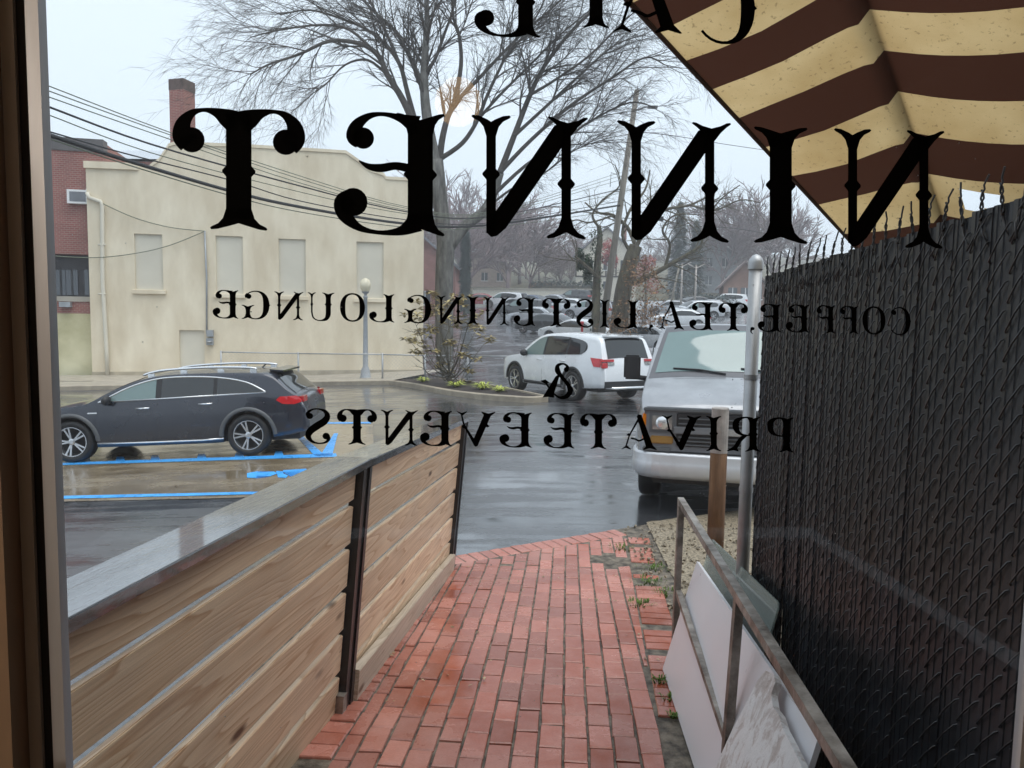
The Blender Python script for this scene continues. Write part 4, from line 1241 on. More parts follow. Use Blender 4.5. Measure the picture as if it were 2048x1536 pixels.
# sides, back and roof
top_b = [W3(q[0], q[1]) for q in para]; back = -bn * 12
prev = None
for q in para:
    a_ = W3(*q); b_ = a_ - bn * 0.35
    if prev: mb.add([prev[0], a_, b_, prev[1]], [(0, 1, 2, 3)])
    prev = (a_, b_)
for s_, zz in ((0, para[0][1]), (BLEN, para[-1][1])):
    mb.add([W3(s_, 0), W3(s_, zz), W3(s_, zz, -12), W3(s_, 0, -12)], [(0, 1, 2, 3)])
zr = wall_uv(400, 345)[1]
mb.add([W3(0, zr, -.35), W3(BLEN, zr, -.35), W3(BLEN, zr, -12), W3(0, zr, -12)], [(0, 1, 2, 3)])
mb.add([W3(q[0], q[1], -.35) for q in para] + [W3(BLEN, zr - .1, -.35), W3(0, zr - .1, -.35)], [tuple(range(len(para) + 2))])
mb.build('wall', M_STUCCO, cb, world=True)
for i, h in enumerate(holes):
    mb = MB(); mb.add([W3(h[0], h[2], -.09), W3(h[1], h[2], -.09), W3(h[1], h[3], -.09), W3(h[0], h[3], -.09)], [(0, 1, 2, 3)])
    w_ = mb.build('blocked_window' if i < 4 else 'blocked_door', M_STUC2, cb, world=True)
    if i < 4:
        mb = MB(); c_ = W3((h[0] + h[1]) / 2, h[2] - 0.08, 0.03)
        mb.hexa([W3(h[0] - .1, h[2] - .16, -.02), W3(h[1] + .1, h[2] - .16, -.02), W3(h[1] + .1, h[2] - .16, .10), W3(h[0] - .1, h[2] - .16, .10)],
                [W3(h[0] - .1, h[2], -.02), W3(h[1] + .1, h[2], -.02), W3(h[1] + .1, h[2] - .02, .10), W3(h[0] - .1, h[2] - .02, .10)])
        mb.build('sill', M_STUCCO, w_, world=True, fix=True)
# coping strips along the parapet
def strip_on_wall(name, p_, q_, h, o, m, parent=cb):
    (s0, z0_), (s1, z1_) = p_, q_
    mb = MB(); mb.hexa([W3(s0, z0_ - h, -.05), W3(s1, z1_ - h, -.05), W3(s1, z1_ - h, o), W3(s0, z0_ - h, o)], [W3(s0, z0_, -.05), W3(s1, z1_, -.05), W3(s1, z1_, o), W3(s0, z0_, o)])
    return mb.build(name, m, parent, world=True, fix=True)
for i in range(len(para) - 1):
    a_, b_ = para[i], para[i + 1]
    if i == 0: strip_on_wall('coping', (a_[0] - .05, a_[1] + .03), (b_[0] - .4, b_[1] + .03), .25, .09, M_STUCCO)
    else: strip_on_wall('coping', (a_[0], a_[1] + .02), (b_[0], b_[1] + .02), .12, .05, M_STUCCO)
# downspout, conduit, meter boxes, lamp
def wall_tube(name, pxs, r, m, off=0.08, parent=cb, n=8):
    mb = MB(); mb.tube([W3(*wall_uv(*q), off) for q in pxs], r, n); return mb.build(name, m, parent, world=True, smooth=True)
ds = wall_tube('downspout', [(176, 386), (180, 396), (203, 404), (206, 412), (207, 560), (215, 700), (217, 752)], 0.075, M_STUC2, 0.10)
for y_ in (490, 588):
    wall_tube('strap', [(199, y_), (214, y_)], 0.03, M_STUC2, 0.14, ds)
wall_tube('conduit', [(410, 462), (414, 560), (414, 668)], 0.035, M_GRAYP, 0.05)
def wall_box(name, a_, b_, d0, d1, m, parent=cb):
    (s0, z1_), (s1, z0_) = wall_uv(*a_), wall_uv(*b_)
    mb = MB(); mb.hexa([W3(s0, z0_, d0), W3(s1, z0_, d0), W3(s1, z0_, d1), W3(s0, z0_, d1)], [W3(s0, z1_, d0), W3(s1, z1_, d0), W3(s1, z1_, d1), W3(s0, z1_, d1)])
    return mb.build(name, m, parent, world=True, fix=True)
wall_box('meter_box', (415, 660), (428, 673), 0.002, 0.22, M_GRAYP)
wall_box('meter_box', (414, 676), (428, 690), 0.002, 0.18, M_GRAYP)
wall_tube('meter_dial', [(421, 682), (421, 684)], 0.11, M_GALV, 0.22, n=12)
wall_tube('service_wire', spline([(207, 408), (270, 436), (340, 455), (410, 463)], 5), 0.016, M_CABLE2, 0.12)
wall_tube('service_wire', spline([(100, 512), (190, 516), (270, 508), (340, 492), (410, 464)], 5), 0.016, M_CABLE2, 0.16)
# stone-grey base course
strip_on_wall('base_course', (0.0, 0.30), (BLEN, 0.42), 0.42, 0.03, mat('damp base', (0.40, 0.35, 0.26), 0.8, 0, 0.2, 2))

# ------------------------------------------------------------------ red brick building at its left
bb = thing('red_brick_building', 'red brick building with ribbon window and green-yellow base', 'building', W3(-3.5, 0, -0.9))
OFFB = -0.35
def B3(px, py, off=OFFB):
    p_ = on_plane(px, py, BL_ + bn * off, bn); return p_
def brick_panel(name, a_, b_, off, m, parent, back=0.5):
    p00, p11 = B3(a_[0], b_[1], off), B3(b_[0], a_[1], off)
    u0, u1 = (p00 - BL_).dot(bd), (p11 - BL_).dot(bd)
    z0_, z1_ = p00.z - BL_.z, p11.z - BL_.z
    mb = MB(); mb.hexa([W3(u0, z0_, off), W3(u1, z0_, off), W3(u1, z0_, off - back), W3(u0, z0_, off - back)], [W3(u0, z1_, off), W3(u1, z1_, off), W3(u1, z1_, off - back), W3(u0, z1_, off - back)])
    return mb.build(name, m, parent, world=True, fix=True)
brick_panel('upper_wall', (-120, 283), (204, 500), OFFB, M_BRICKW, bb, 9)
brick_panel('parapet_cap', (-120, 279), (206, 286), OFFB + .05, mat('dark coping', (0.10, 0.09, 0.09), 0.6), bb, 0.5)
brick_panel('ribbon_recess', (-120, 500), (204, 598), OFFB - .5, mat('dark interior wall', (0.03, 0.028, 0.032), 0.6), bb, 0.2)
for a_, b_ in ((113, 130), (133, 155), (170, 188), (60, 100)):
    w_ = brick_panel('window', (a_, 540), (b_, 590), OFFB - .46, simple('dim window glass', (0.05, 0.06, 0.075), 0.08, spec=0.8), bb, 0.03)
    brick_panel('mullion', ((a_ + b_) / 2 - 1, 540), ((a_ + b_) / 2 + 1, 590), OFFB - .44, M_BLKST, w_, 0.03)
brick_panel('lower_wall', (-120, 597), (204, 628), OFFB, M_BRICKW, bb, 9)
brick_panel('base_wall', (-120, 628), (204, 765), OFFB + .01, M_YELST, bb, 9)
brick_panel('sill_band', (-120, 594), (200, 598), OFFB + .04, M_SIDE, bb, 0.3)
vf = brick_panel('vent_frame', (134, 380), (175, 406), OFFB + .25, M_WHITE, bb, 0.5)
brick_panel('louvre', (139, 384), (171, 402), OFFB + .26, mat('grey louvre', (0.16, 0.17, 0.19), 0.5), vf, 0.1)
brick_panel('junction_box', (172, 378), (184, 398), OFFB + .3, M_WHITE, bb, 0.3)
brick_panel('wall_light', (118, 604), (140, 614), OFFB + .22, M_GRAYP, bb, 0.25)
# chimney and roofs behind
c0, c1 = at(336, 300, 36), at(372, 300, 36)
ch = thing('brick_chimney', 'tall red brick chimney behind the cream hall', 'chimney', ((c0.x + c1.x) / 2, 36.4, -0.4))
ct = at(350, 160, 36).z
Mz = Matrix.Rotation(math.radians(-16), 4, 'Z')
mb = MB(); mb.box(((c0.x + c1.x) / 2 + .08, 36.5, ct / 2), (0.80, 0.80, ct), Mz); mb.build('stack', M_BRICKW, ch, world=True)
mb = MB(); mb.box(((c0.x + c1.x) / 2 + .08, 36.5, ct - .15), (0.83, 0.83, 0.5), Mz); mb.build('sooty_top', mat('sooty brick', (0.10, 0.07, 0.06), 0.9, 0, .4, 3), ch, world=True)
r0 = at(190, 285, 40); r1 = at(335, 285, 40)
rf_ = thing('grey_roof_house', 'low grey metal roof showing behind the brick parapet', 'building', ((r0.x + r1.x) / 2, 42, -0.4))
mb = MB()
za, zb_ = at(300, 276, 40).z, at(300, 318, 40).z
mb.add([(r0.x - 2, 40, zb_), (r1.x, 40, zb_), (r1.x - .4, 43, za), (r0.x + .3, 43, za), (r0.x - 2, 46, zb_), (r1.x, 46, zb_)], [(0, 1, 2, 3), (3, 2, 5, 4), (0, 3, 4), (1, 5, 2)])
mb.build('roof', mat('pale standing seam roof', (0.50, 0.53, 0.57), 0.4, 0.3, .06, 3), rf_, world=True)
mb = MB(); mb.box(((r0.x + r1.x) / 2 - 1, 43, zb_ / 2 - .3), (r1.x - r0.x + 1.5, 5.6, zb_ + .4)); mb.build('wall', M_BRICKW, rf_, world=True)

# ------------------------------------------------------------------ sidewalk, kerb, bed, wheel stop
kl = [gp(*q) for q in ((40, 783), (320, 777), (600, 772), (780, 769))]
kc = [gp(*q) for q in ((780, 769), (830, 776), (900, 790), (980, 800), (1050, 805), (1092, 803))]
kc = [tuple(q) for q in spline(kc, 4)]
wall_base = [(W3(BLEN + 1.2, 0, .02).x, W3(BLEN + 1.2, 0, .02).y), (W3(-6, 0, .02).x, W3(-6, 0, .02).y)]
sheet('sidewalk', kl + wall_base, M_SIDE, 0.13)
def kerb(name, path, w=0.16, h=0.15):
    mb = MB(); n_ = len(path); prevs = None
    rows = []
    for i, (x, y) in enumerate(path):
        a_, b_ = path[max(0, i - 1)], path[min(n_ - 1, i + 1)]
        d_ = Vector((b_[0] - a_[0], b_[1] - a_[1])).normalized(); s_ = Vector((-d_.y, d_.x)) * w / 2
        z = gz(x, y)
        rows.append([(x - s_.x, y - s_.y, z - .05), (x - s_.x, y - s_.y, z + h - .02), (x - s_.x * .75, y - s_.y * .75, z + h), (x + s_.x, y + s_.y, z + h), (x + s_.x, y + s_.y, z - .05)])
    for i in range(n_ - 1):
        mb.add(rows[i] + rows[i + 1], [(k, k + 1, 5 + k + 1, 5 + k) for k in range(4)])
    mb.add(rows[0] + rows[-1], [(0, 1, 2, 3, 4), (9, 8, 7, 6, 5)])
    return tag(mb.build(name, M_KERB, fix=True), kind='structure')
def dense(path, step=0.8):
    out = [path[0]]
    for a_, b_ in zip(path, path[1:]):
        k = max(1, int(math.hypot(b_[0] - a_[0], b_[1] - a_[1]) / step))
        out += [(a_[0] + (b_[0] - a_[0]) * i / k, a_[1] + (b_[1] - a_[1]) * i / k) for i in range(1, k + 1)]
    return out
kerb('kerb', dense(kl + kc[1:]))
back_edge = [gp(*q) for q in ((1092, 802), (1020, 786), (955, 773), (880, 762))]
kerb('kerb', dense(back_edge), 0.12, 0.14)
sheet('planting_bed', kc + back_edge[1:] + [gp(800, 764)], M_MULCH, 0.10)
w0, w1 = ground(95, 771), ground(187, 770)
ws = thing('wheel_stop', 'white concrete wheel stop on the asphalt before the hall', 'wheel stop', (w0 + w1) / 2)
mb = MB(); dv_ = (w1 - w0); ln_ = dv_.length
mb.prism([(0, -.09, 0), (0, -.07, .13), (0, .07, .13), (0, .09, 0)], (ln_, 0, 0))
mb.build('block', M_WHITE, ws, fix=True).matrix_local = Matrix.Rotation(math.atan2(dv_.y, dv_.x), 4, 'Z') @ Matrix.Translation((-ln_ / 2, 0, 0.0))

# low chain-link fence in front of the hall
lf = thing('low_wire_fence', 'low galvanised chain-link fence along the sidewalk', 'fence', ground(597, 764))
lfp = [(443, 704, 764), (597, 707, 764), (765, 709, 764), (850, 711, 762), (935, 712, 762), (1030, 713, 765)]
P3 = []
for x_, yt, yb in lfp:
    g_ = ground(x_, yb); t_ = at(x_, yt, g_.y)
    P3.append((g_, t_))
    mb = MB(); mb.tube([g_ - Vector((0, 0, .1)), Vector((g_.x, g_.y, t_.z + .05))], 0.035, 8); mb.build('post', M_GALV, lf, world=True, smooth=True)
for (g0_, t0_), (g1_, t1_) in zip(P3, P3[1:]):
    mb = MB(); mb.tube([Vector((g0_.x, g0_.y, t0_.z)), Vector((g1_.x, g1_.y, t1_.z))], 0.025, 6); mb.build('rail', M_GALV, lf, world=True, smooth=True)
mb = MB()
for (g0_, t0_), (g1_, t1_) in zip(P3[:4], P3[1:]):
    ln_ = (g1_ - g0_).length; h_ = t0_.z - g0_.z; n_ = int(ln_ / 0.13)
    for k in range(-8, n_ + 1):
        for sg in (0, 1):
            u0, u1 = k * .13, k * .13 + h_
            v0, v1 = (0, h_) if sg == 0 else (h_, 0)
            cu0, cu1 = clamp(u0, 0, ln_), clamp(u1, 0, ln_)
            if cu1 - cu0 < .02: continue
            vv0 = v0 + (v1 - v0) * (cu0 - u0) / (u1 - u0); vv1 = v0 + (v1 - v0) * (cu1 - u0) / (u1 - u0)
            f_ = lambda u, v: g0_ + (g1_ - g0_) * (u / ln_) + Vector((0, 0, v))
            mb.tube([f_(cu0, vv0), f_(cu1, vv1)], 0.0035, 3, cap=False)
tag(mb.build('wire_mesh', M_GALV, lf, world=True), kind='stuff')

# lamp post
lb = ground(731, 762); lt = at(729, 556, lb.y)
ls = thing('lamp_post', 'grey lamp post with cream globe in front of the hall', 'street lamp', lb)
Hh = lt.z - lb.z
mb = MB(); mb.lathe([(0.26, 0), (0.26, .10), (.20, .16), (.17, .40), (.13, .48), (.10, .55), (.085, Hh * .5), (.07, Hh - .75), (.09, Hh - .72), (.09, Hh - .68), (.05, Hh - .66), (.05, Hh - .6), (.14, Hh - .52), (.14, Hh - .5)], 16)
mb.build('pole', M_GRAYP, ls, smooth=True)
mb = MB(); mb.lathe([(.13, Hh - .5), (.20, Hh - .36), (.21, Hh - .22), (.15, Hh - .08), (.05, Hh - .01), (0, Hh)], 16); mb.build('globe', mat('cream globe', (0.72, 0.66, 0.50), 0.3), ls, smooth=True)

# ------------------------------------------------------------------ vehicles
M_TYRE = mat('wet tyre', (0.012, 0.012, 0.013), 0.5, 0, 0.2, 12)
M_RIM = mat('alloy rim', (0.55, 0.56, 0.58), 0.25, 0.85, 0.05, 6)
M_CARGL = mat('dark car glass', (0.012, 0.015, 0.017), 0.04, 0, 0.1, 2, spec=0.9)
M_CARGT = mat('teal car glass', (0.15, 0.22, 0.215), 0.05, 0, 0.10, 0.9, spec=0.9)
M_CHROME = mat('satin chrome', (0.78, 0.79, 0.80), 0.22, 0.75, 0.05, 4)
M_BLKPL = mat('black plastic', (0.018, 0.018, 0.02), 0.5, 0, 0.15, 6)
M_GRYPL = mat('grey plastic trim', (0.10, 0.105, 0.11), 0.5, 0, 0.1, 6)
M_TAIL = mat('red tail lamp', (0.55, 0.012, 0.018), 0.12, 0, 0.15, 12, coat=0.6)
M_AMBER = mat('amber lens', (0.85, 0.25, 0.01), 0.15, 0, 0.1, 12)
M_LENS = mat('headlamp lens', (0.42, 0.42, 0.40), 0.08, 0.5, 0.4, 9)

class Shape:
    def __init__(s, top, belt, width, sill, axles, tyre, tumble=0.30, crown=0.05, side=0.045):
        s.top, s.belt, s.width, s.sill, s.axles, s.tyre = top, belt, width, sill, axles, tyre
        s.tumble, s.crown, s.side = tumble, crown, side
        s.tops = sorted(spline(top, 6))
    def zt(s, x): return lerp_tab(s.tops, x)
    def zb(s, x):
        z = lerp_tab(s.sill, x)
        Ra = s.tyre + 0.06
        for a in s.axles:
            if abs(x - a) < Ra: z = max(z, s.tyre + math.sqrt(Ra * Ra - (x - a) ** 2))
        return z
    def ze(s, x): return s.zt(x) - s.crown
    def belt_z(s, x): return min(lerp_tab(s.belt, x), s.ze(x))
    def W(s, x, z):
        w = lerp_tab(s.width, x); zb = s.belt_z(x)
        if z <= zb:
            m = 0.62
            return w - s.side * ((z - m) / 0.42) ** 2
        wb = w - s.side * ((zb - 0.62) / 0.42) ** 2
        return wb - s.tumble * (z - zb) - 0.10 * (z - zb) ** 2
    def topz(s, x, y):
        ze = s.ze(x); f = min(1, abs(y) / max(0.01, s.W(x, ze)))
        return ze + s.crown * (1 - f ** 2.6)
    def body(s):
        x0, x1 = s.tops[0][0], s.tops[-1][0]
        xs = set(frange(x0, x1, 70)) | {p[0] for p in s.top}
        for a in s.axles:
            Ra = s.tyre + .06
            xs |= {a + Ra * math.cos(math.pi * k / 16) for k in range(17)} | {a - Ra - .001, a + Ra + .001}
        xs = sorted(x for x in xs if x0 <= x <= x1)
        out = [xs[0]]
        for x in xs:
            if x - out[-1] > 1e-4: out.append(x)
        mb = MB(); rows = []
        for x in out:
            zb, ze = s.zb(x), s.ze(x); zbe = s.belt_z(x)
            zb = min(zb, zbe - .03)
            pts = [(0, zb), (s.W(x, zb) * .7, zb), (s.W(x, zb) - .015, zb)]
            for k in range(7): z = zb + .012 + (zbe - zb - .012) * k / 6; pts.append((s.W(x, z), z))
            for k in range(1, 7): z = zbe + (ze - zbe) * k / 6; pts.append((s.W(x, z), z))
            We = s.W(x, ze)
            for f in (.985, .95, .88, .75, .5, .25, 0): pts.append((We * f, s.topz(x, We * f)))
            ring = [(x, y, z) for y, z in pts] + [(x, -y, z) for y, z in pts[-2:0:-1]]
            rows.append(ring)
        n = len(rows[0]); o = 0
        for r in rows: mb.v += [Vector(p) for p in r]
        for i in range(len(rows) - 1):
            for k in range(n):
                mb.f.append((i * n + k, i * n + (k + 1) % n, (i + 1) * n + (k + 1) % n, (i + 1) * n + k))
        mb.f.append(tuple(range(n))); mb.f.append(tuple((len(rows) - 1) * n + k for k in range(n))[::-1])
        return mb
    def side_patch(s, poly, sg, off=0.006):
        bm = bmesh.new()
        bm.faces.new([bm.verts.new((x, 0, z)) for x, z in poly])
        for _ in range(4):
            bmesh.ops.triangulate(bm, faces=bm.faces[:])
            es = [e for e in bm.edges if e.calc_length() > .09]
            if not es: break
            bmesh.ops.subdivide_edges(bm, edges=es, cuts=1)
        bmesh.ops.triangulate(bm, faces=bm.faces[:])
        bm.verts.index_update()
        mb = MB(); mb.add([(v.co.x, sg * (s.W(v.co.x, v.co.z) + off), v.co.z) for v in bm.verts], [tuple(v.index for v in f.verts) for f in bm.faces])
        bm.free(); return mb
    def side_tube(s, poly, sg, r, off=0.008, closed=True):
        mb = MB(); mb.tube([(x, sg * (s.W(x, z) + off), z) for x, z in poly], r, 5, closed=closed); return mb
    def top_patch(s, x0, x1, f0, f1, off=0.008, nx=10, ny=10):
        mb = MB(); vs = []
        for i in range(nx + 1):
            x = x0 + (x1 - x0) * i / nx
            We = s.W(x, s.ze(x)); fm = f0 + (f1 - f0) * i / nx
            for j in range(ny + 1):
                y = We * fm * (2 * j / ny - 1)
                sl = (s.zt(x + .01) - s.zt(x - .01)) / .02
                nl = math.hypot(1, sl)
                vs.append((x - sl / nl * off, y, s.topz(x, y) + off / nl))
        mb.add(vs, [(i * (ny + 1) + j, i * (ny + 1) + j + 1, (i + 1) * (ny + 1) + j + 1, (i + 1) * (ny + 1) + j) for i in range(nx) for j in range(ny)])
        return mb

def wheel_meshes(r, w, nsp=5, key=''):
    MY = Matrix.Rotation(-math.pi / 2, 4, 'X')
    t = MB(); q = r * 0.70
    t.lathe([(q, -w / 2), (r * .9, -w / 2), (r * .985, -w / 2 * .8), (r, -w * .2), (r, w * .2), (r * .985, w / 2 * .8), (r * .9, w / 2), (q * 1.02, w / 2), (q, w * .30), (q, -w * .4)], 32, MY)
    tm = t.mesh('wheel', M_TYRE, True)
    m = MB()
    m.lathe([(q, w * .34), (q, w * .47), (q * .95, w * .47), (q * .91, w * .33), (q * .88, -w * .2)], 32, MY)
    for k in range(nsp):
        for d in (-.12, .12):
            a = 2 * math.pi * k / nsp + d
            c, s_ = math.cos(a), math.sin(a)
            a2 = 2 * math.pi * k / nsp + d * 1.35
            p0 = Vector((math.cos(a - d * .5) * q * .16, math.sin(a - d * .5) * q * .16, w * .40)); p1 = Vector((math.cos(a2) * q * .95, math.sin(a2) * q * .95, w * .44))
            tt = (p1 - p0).normalized(); sd_ = tt.cross(Vector((0, 0, 1))) * q * .055
            dn = Vector((0, 0, -.03))
            m.hexa([MY @ v for v in (p0 + dn - sd_, p1 + dn - sd_, p1 + dn + sd_, p0 + dn + sd_)], [MY @ v for v in (p0 - sd_, p1 - sd_, p1 + sd_, p0 + sd_)])
    m.lathe([(q * .22, w * .30), (q * .22, w * .43), (q * .12, w * .46), (0, w * .46)], 16, MY)
    rm = m.mesh('rim', M_RIM)
    b = MB(); b.lathe([(q * .9, -w * .1), (0, -w * .1)], 20, MY)
    bmh = b.mesh('brake_disc', M_BLKPL)
    return tm, rm, bmh
def add_wheels(root, S, track, meshes, w):
    for a in S.axles:
        for sg in (1, -1):
            o = link('wheel', meshes[0], root, (a, sg * (track - w / 2), S.tyre), (0, 0, 0 if sg > 0 else math.pi))
            link('rim', meshes[1], o); link('brake_disc', meshes[2], o)
def arc_trim(S, a, sg, m, root, wd=.05, name='arch_trim'):
    Ra = S.tyre + .058; mb = MB(); vs = []
    n = 18
    for k in range(n + 1):
        t = math.pi * (0.0 + k / n); c, s_ = math.cos(t), math.sin(t)
        for rr, of in ((Ra - .004, -.03), (Ra, .022), (Ra + wd, .018), (Ra + wd + .012, -.004)):
            x, z = a + rr * c, S.tyre + rr * s_
            z = max(z, lerp_tab(S.sill, x) - .01) if s_ < .3 else z
            vs.append((x, sg * (S.W(x, min(z, S.belt_z(x))) + of), z))
    mb.add(vs, [(i * 4 + j, i * 4 + j + 1, (i + 1) * 4 + j + 1, (i + 1) * 4 + j) for i in range(n) for j in range(3)])
    mb.build(name, m, root, smooth=True, fix=True)
def clip_x(poly, x0, x1):
    return clip_poly(clip_poly(poly, (x0, 10), (x0, -10)), (x1, -10), (x1, 10))
def paint_mat(name, c, metal=0.0, rough=0.25):
    return mat(name, c, rough, metal, 0.04, 2, coat=0.9, rvar=0.05)

# ---- dark estate car parked in the bay
S = Shape([(-2.245, .62), (-2.235, .78), (-2.19, .90), (-2.11, .985), (-1.92, 1.15), (-1.70, 1.345), (-1.35, 1.395), (-.6, 1.415), (0, 1.405), (.38, 1.345), (.78, 1.205), (1.12, 1.04), (1.30, .98), (1.7, .935), (2.1, .86), (2.3, .74), (2.375, .60)],
          [(-2.4, .88), (-1.6, 1.00), (0, .955), (1.2, .93), (2.4, .66)],
          [(-2.245, .70), (-2.19, .80), (-1.98, .885), (-1.5, .915), (1.5, .915), (2.05, .87), (2.28, .78), (2.375, .66)],
          [(-2.4, .42), (-2.1, .34), (-1.8, .30), (-.8, .235), (1.0, .235), (1.9, .26), (2.4, .30)], (1.495, -1.325), 0.345)
cf, crr = ground(150, 925), ground(506, 911)
h = (cf - crr); h.normalize(); nl = Vector((-h.y, h.x, 0)).normalized()
cc = (cf + crr) / 2 - h * 0.085 - nl * 0.80
zc = gz(cc.x, cc.y)
audi = thing('estate_car', 'dark navy estate car with silver roof rails in blue-marked bay', 'car', (cc.x, cc.y, (cf.z + crr.z) / 2 + .008), (0, -math.asin(h.z), math.atan2(h.y, h.x)))
M_NAVY = paint_mat('navy metallic paint', (0.022, 0.026, 0.040), 0.35, 0.3)
S.body().build('body', M_NAVY, audi, smooth=True, fix=True)
mb = MB(); mb.box((0, 0, .40), (4.2, 1.35, .35)); mb.build('underbody', M_BLKPL, audi)
DLO = [(1.03, .965), (-1.64, 1.03)] + spline([(-1.64, 1.03), (-1.56, 1.085), (-1.33, 1.20), (-1.0, 1.275), (-.6, 1.315), (-.1, 1.322), (.25, 1.28), (.60, 1.17), (.90, 1.025), (1.03, .965)], 5)[1:-1]
for sg in (1, -1):
    S.side_tube(DLO, sg, .014, .006).build('window_trim', M_CHROME, audi, smooth=True)
    S.side_patch(DLO, sg, .003).build('pillar_trim', M_BLKPL, audi)
    for i, (a_, b_) in enumerate(((.12, 1.0), (-.80, .03), (-1.60, -.86))):
        S.side_patch(clip_x(DLO, a_, b_), sg, .007).build('side_window', M_CARGT if i == 0 else M_CARGL, audi)
    rr_ = spline([(.42, 1.325), (.25, 1.372), (0, 1.402), (-.6, 1.42), (-1.2, 1.40), (-1.45, 1.37)], 4)
    mb = MB(); mb.tube([(x, sg * .60, z + .035) for x, z in rr_], [.006] + [.02] * (len(rr_) - 2) + [.006], 8); rl = mb.build('roof_rail', M_CHROME, audi, smooth=True)
    for x in (.28, -.25, -.85, -1.38):
        mb = MB(); mb.box((x, sg * .60, S.topz(x, .60) + .015), (.10, .03, .05)); mb.build('rail_foot', M_CHROME, rl)
    for x, z in ((.32, .85), (-.68, .885)):
        mb = MB(); mb.tube([(x - .11, sg * (S.W(x, z) + .012), z), (x, sg * (S.W(x, z) + .032), z), (x + .11, sg * (S.W(x, z) + .012), z)], .013, 6); mb.build('door_handle', M_CHROME, audi, smooth=True)
    S.side_tube([(1.08, .30), (.3, .292), (-.6, .292), (-.93, .31)], sg, .017, .004, False).build('sill_strip', M_CHROME, audi, smooth=True)
    mb = MB(); mb.box((1.12, sg * (S.W(1.1, .80) + .004), .80), (.15, .012, .022)); mb.build('badge', M_CHROME, audi)
    for a_ in S.axles: arc_trim(S, a_, sg, M_GRYPL, audi)
    S.side_patch([(-1.86, .955), (-1.80, .90), (-1.90, .835), (-2.08, .82), (-2.19, .85), (-2.185, .89), (-2.12, .955)], sg, .009).build('tail_lamp', M_TAIL, audi)
    mb = MB(); mb.box((-2.165, sg * .62, .89), (.10, .24, .09)); mb.build('tail_lamp', M_TAIL, audi)
    S.side_patch([(2.30, .70), (2.02, .73), (1.92, .70), (2.02, .66), (2.32, .62)], sg, .008).build('headlamp', M_LENS, audi)
    mb = MB(); ym = sg * (S.W(.88, 1.0) + .09)
    mb.lathe([(0, -.055), (.06, -.045), (.085, 0), (.07, .04), (0, .055)], 12, Matrix.Translation((.86, ym, 1.0)) @ Matrix.Scale(1.25, 4, (0, 1, 0)) @ Matrix.Rotation(math.pi / 2, 4, 'Y')); mb.build('door_mirror', M_BLKPL, audi, smooth=True)
    for x in (.085, -.83, 1.06):
        S.side_tube([(x, .34), (x + .01, .60), (x - (.0 if x > 0 else .06), S.belt_z(x) - .03)], sg, .0035, .0015, False).build('door_seam', M_BLKPL, audi)
S.top_patch(1.10, .46, .88, .84).build('windscreen', M_CARGL, audi, smooth=True)
S.top_patch(-2.08, -1.76, .84, .80).build('rear_window', M_CARGL, audi, smooth=True)
mb = MB(); mb.box((-1.74, 0, 1.36), (.22, 1.10, .03), Matrix.Rotation(-.12, 3, 'Y')); mb.build('spoiler', M_NAVY, audi)
mb = MB(); mb.box((-2.19, 0, .45), (.16, 1.35, .16)); mb.build('rear_bumper_trim', M_GRYPL, audi)
mb = MB(); mb.tube([(-1.35, 0, 1.395), (-1.42, 0, 1.45)], .012, 6); mb.build('aerial', M_BLKPL, audi)
add_wheels(audi, S, .905, wheel_meshes(.345, .235), .235)

# ---- white SUV
S2 = Shape([(-2.47, .62), (-2.455, .93), (-2.40, 1.10), (-2.27, 1.42), (-2.14, 1.665), (-1.85, 1.735), (-.9, 1.775), (0, 1.765), (.45, 1.69), (.85, 1.48), (1.2, 1.24), (1.38, 1.15), (1.9, 1.08), (2.28, .97), (2.44, .78), (2.47, .58)],
           [(-2.5, 1.12), (-1.6, 1.19), (0, 1.12), (1.2, 1.06), (2.5, .80)],
           [(-2.47, .80), (-2.38, .89), (-2.1, .965), (-1.5, .99), (1.6, .99), (2.1, .95), (2.35, .85), (2.47, .72)],
           [(-2.5, .42), (-2.0, .38), (-.8, .30), (1.0, .30), (2.5, .34)], (1.50, -1.32), .385, .26, .055)
def white_suv():
    cf, crr = ground(1042, 784), ground(1142, 801)
    h = (cf - crr); h.normalize(); nl = Vector((-h.y, h.x, 0)).normalized()
    cc = (cf + crr) / 2 - h * .09 - nl * .86
    t = thing('white_suv', 'white SUV with red tail lamps parked beyond the planting bed', 'car', (cc.x, cc.y, .008), (0, 0, math.atan2(h.y, h.x)))
    return t
suv = white_suv()
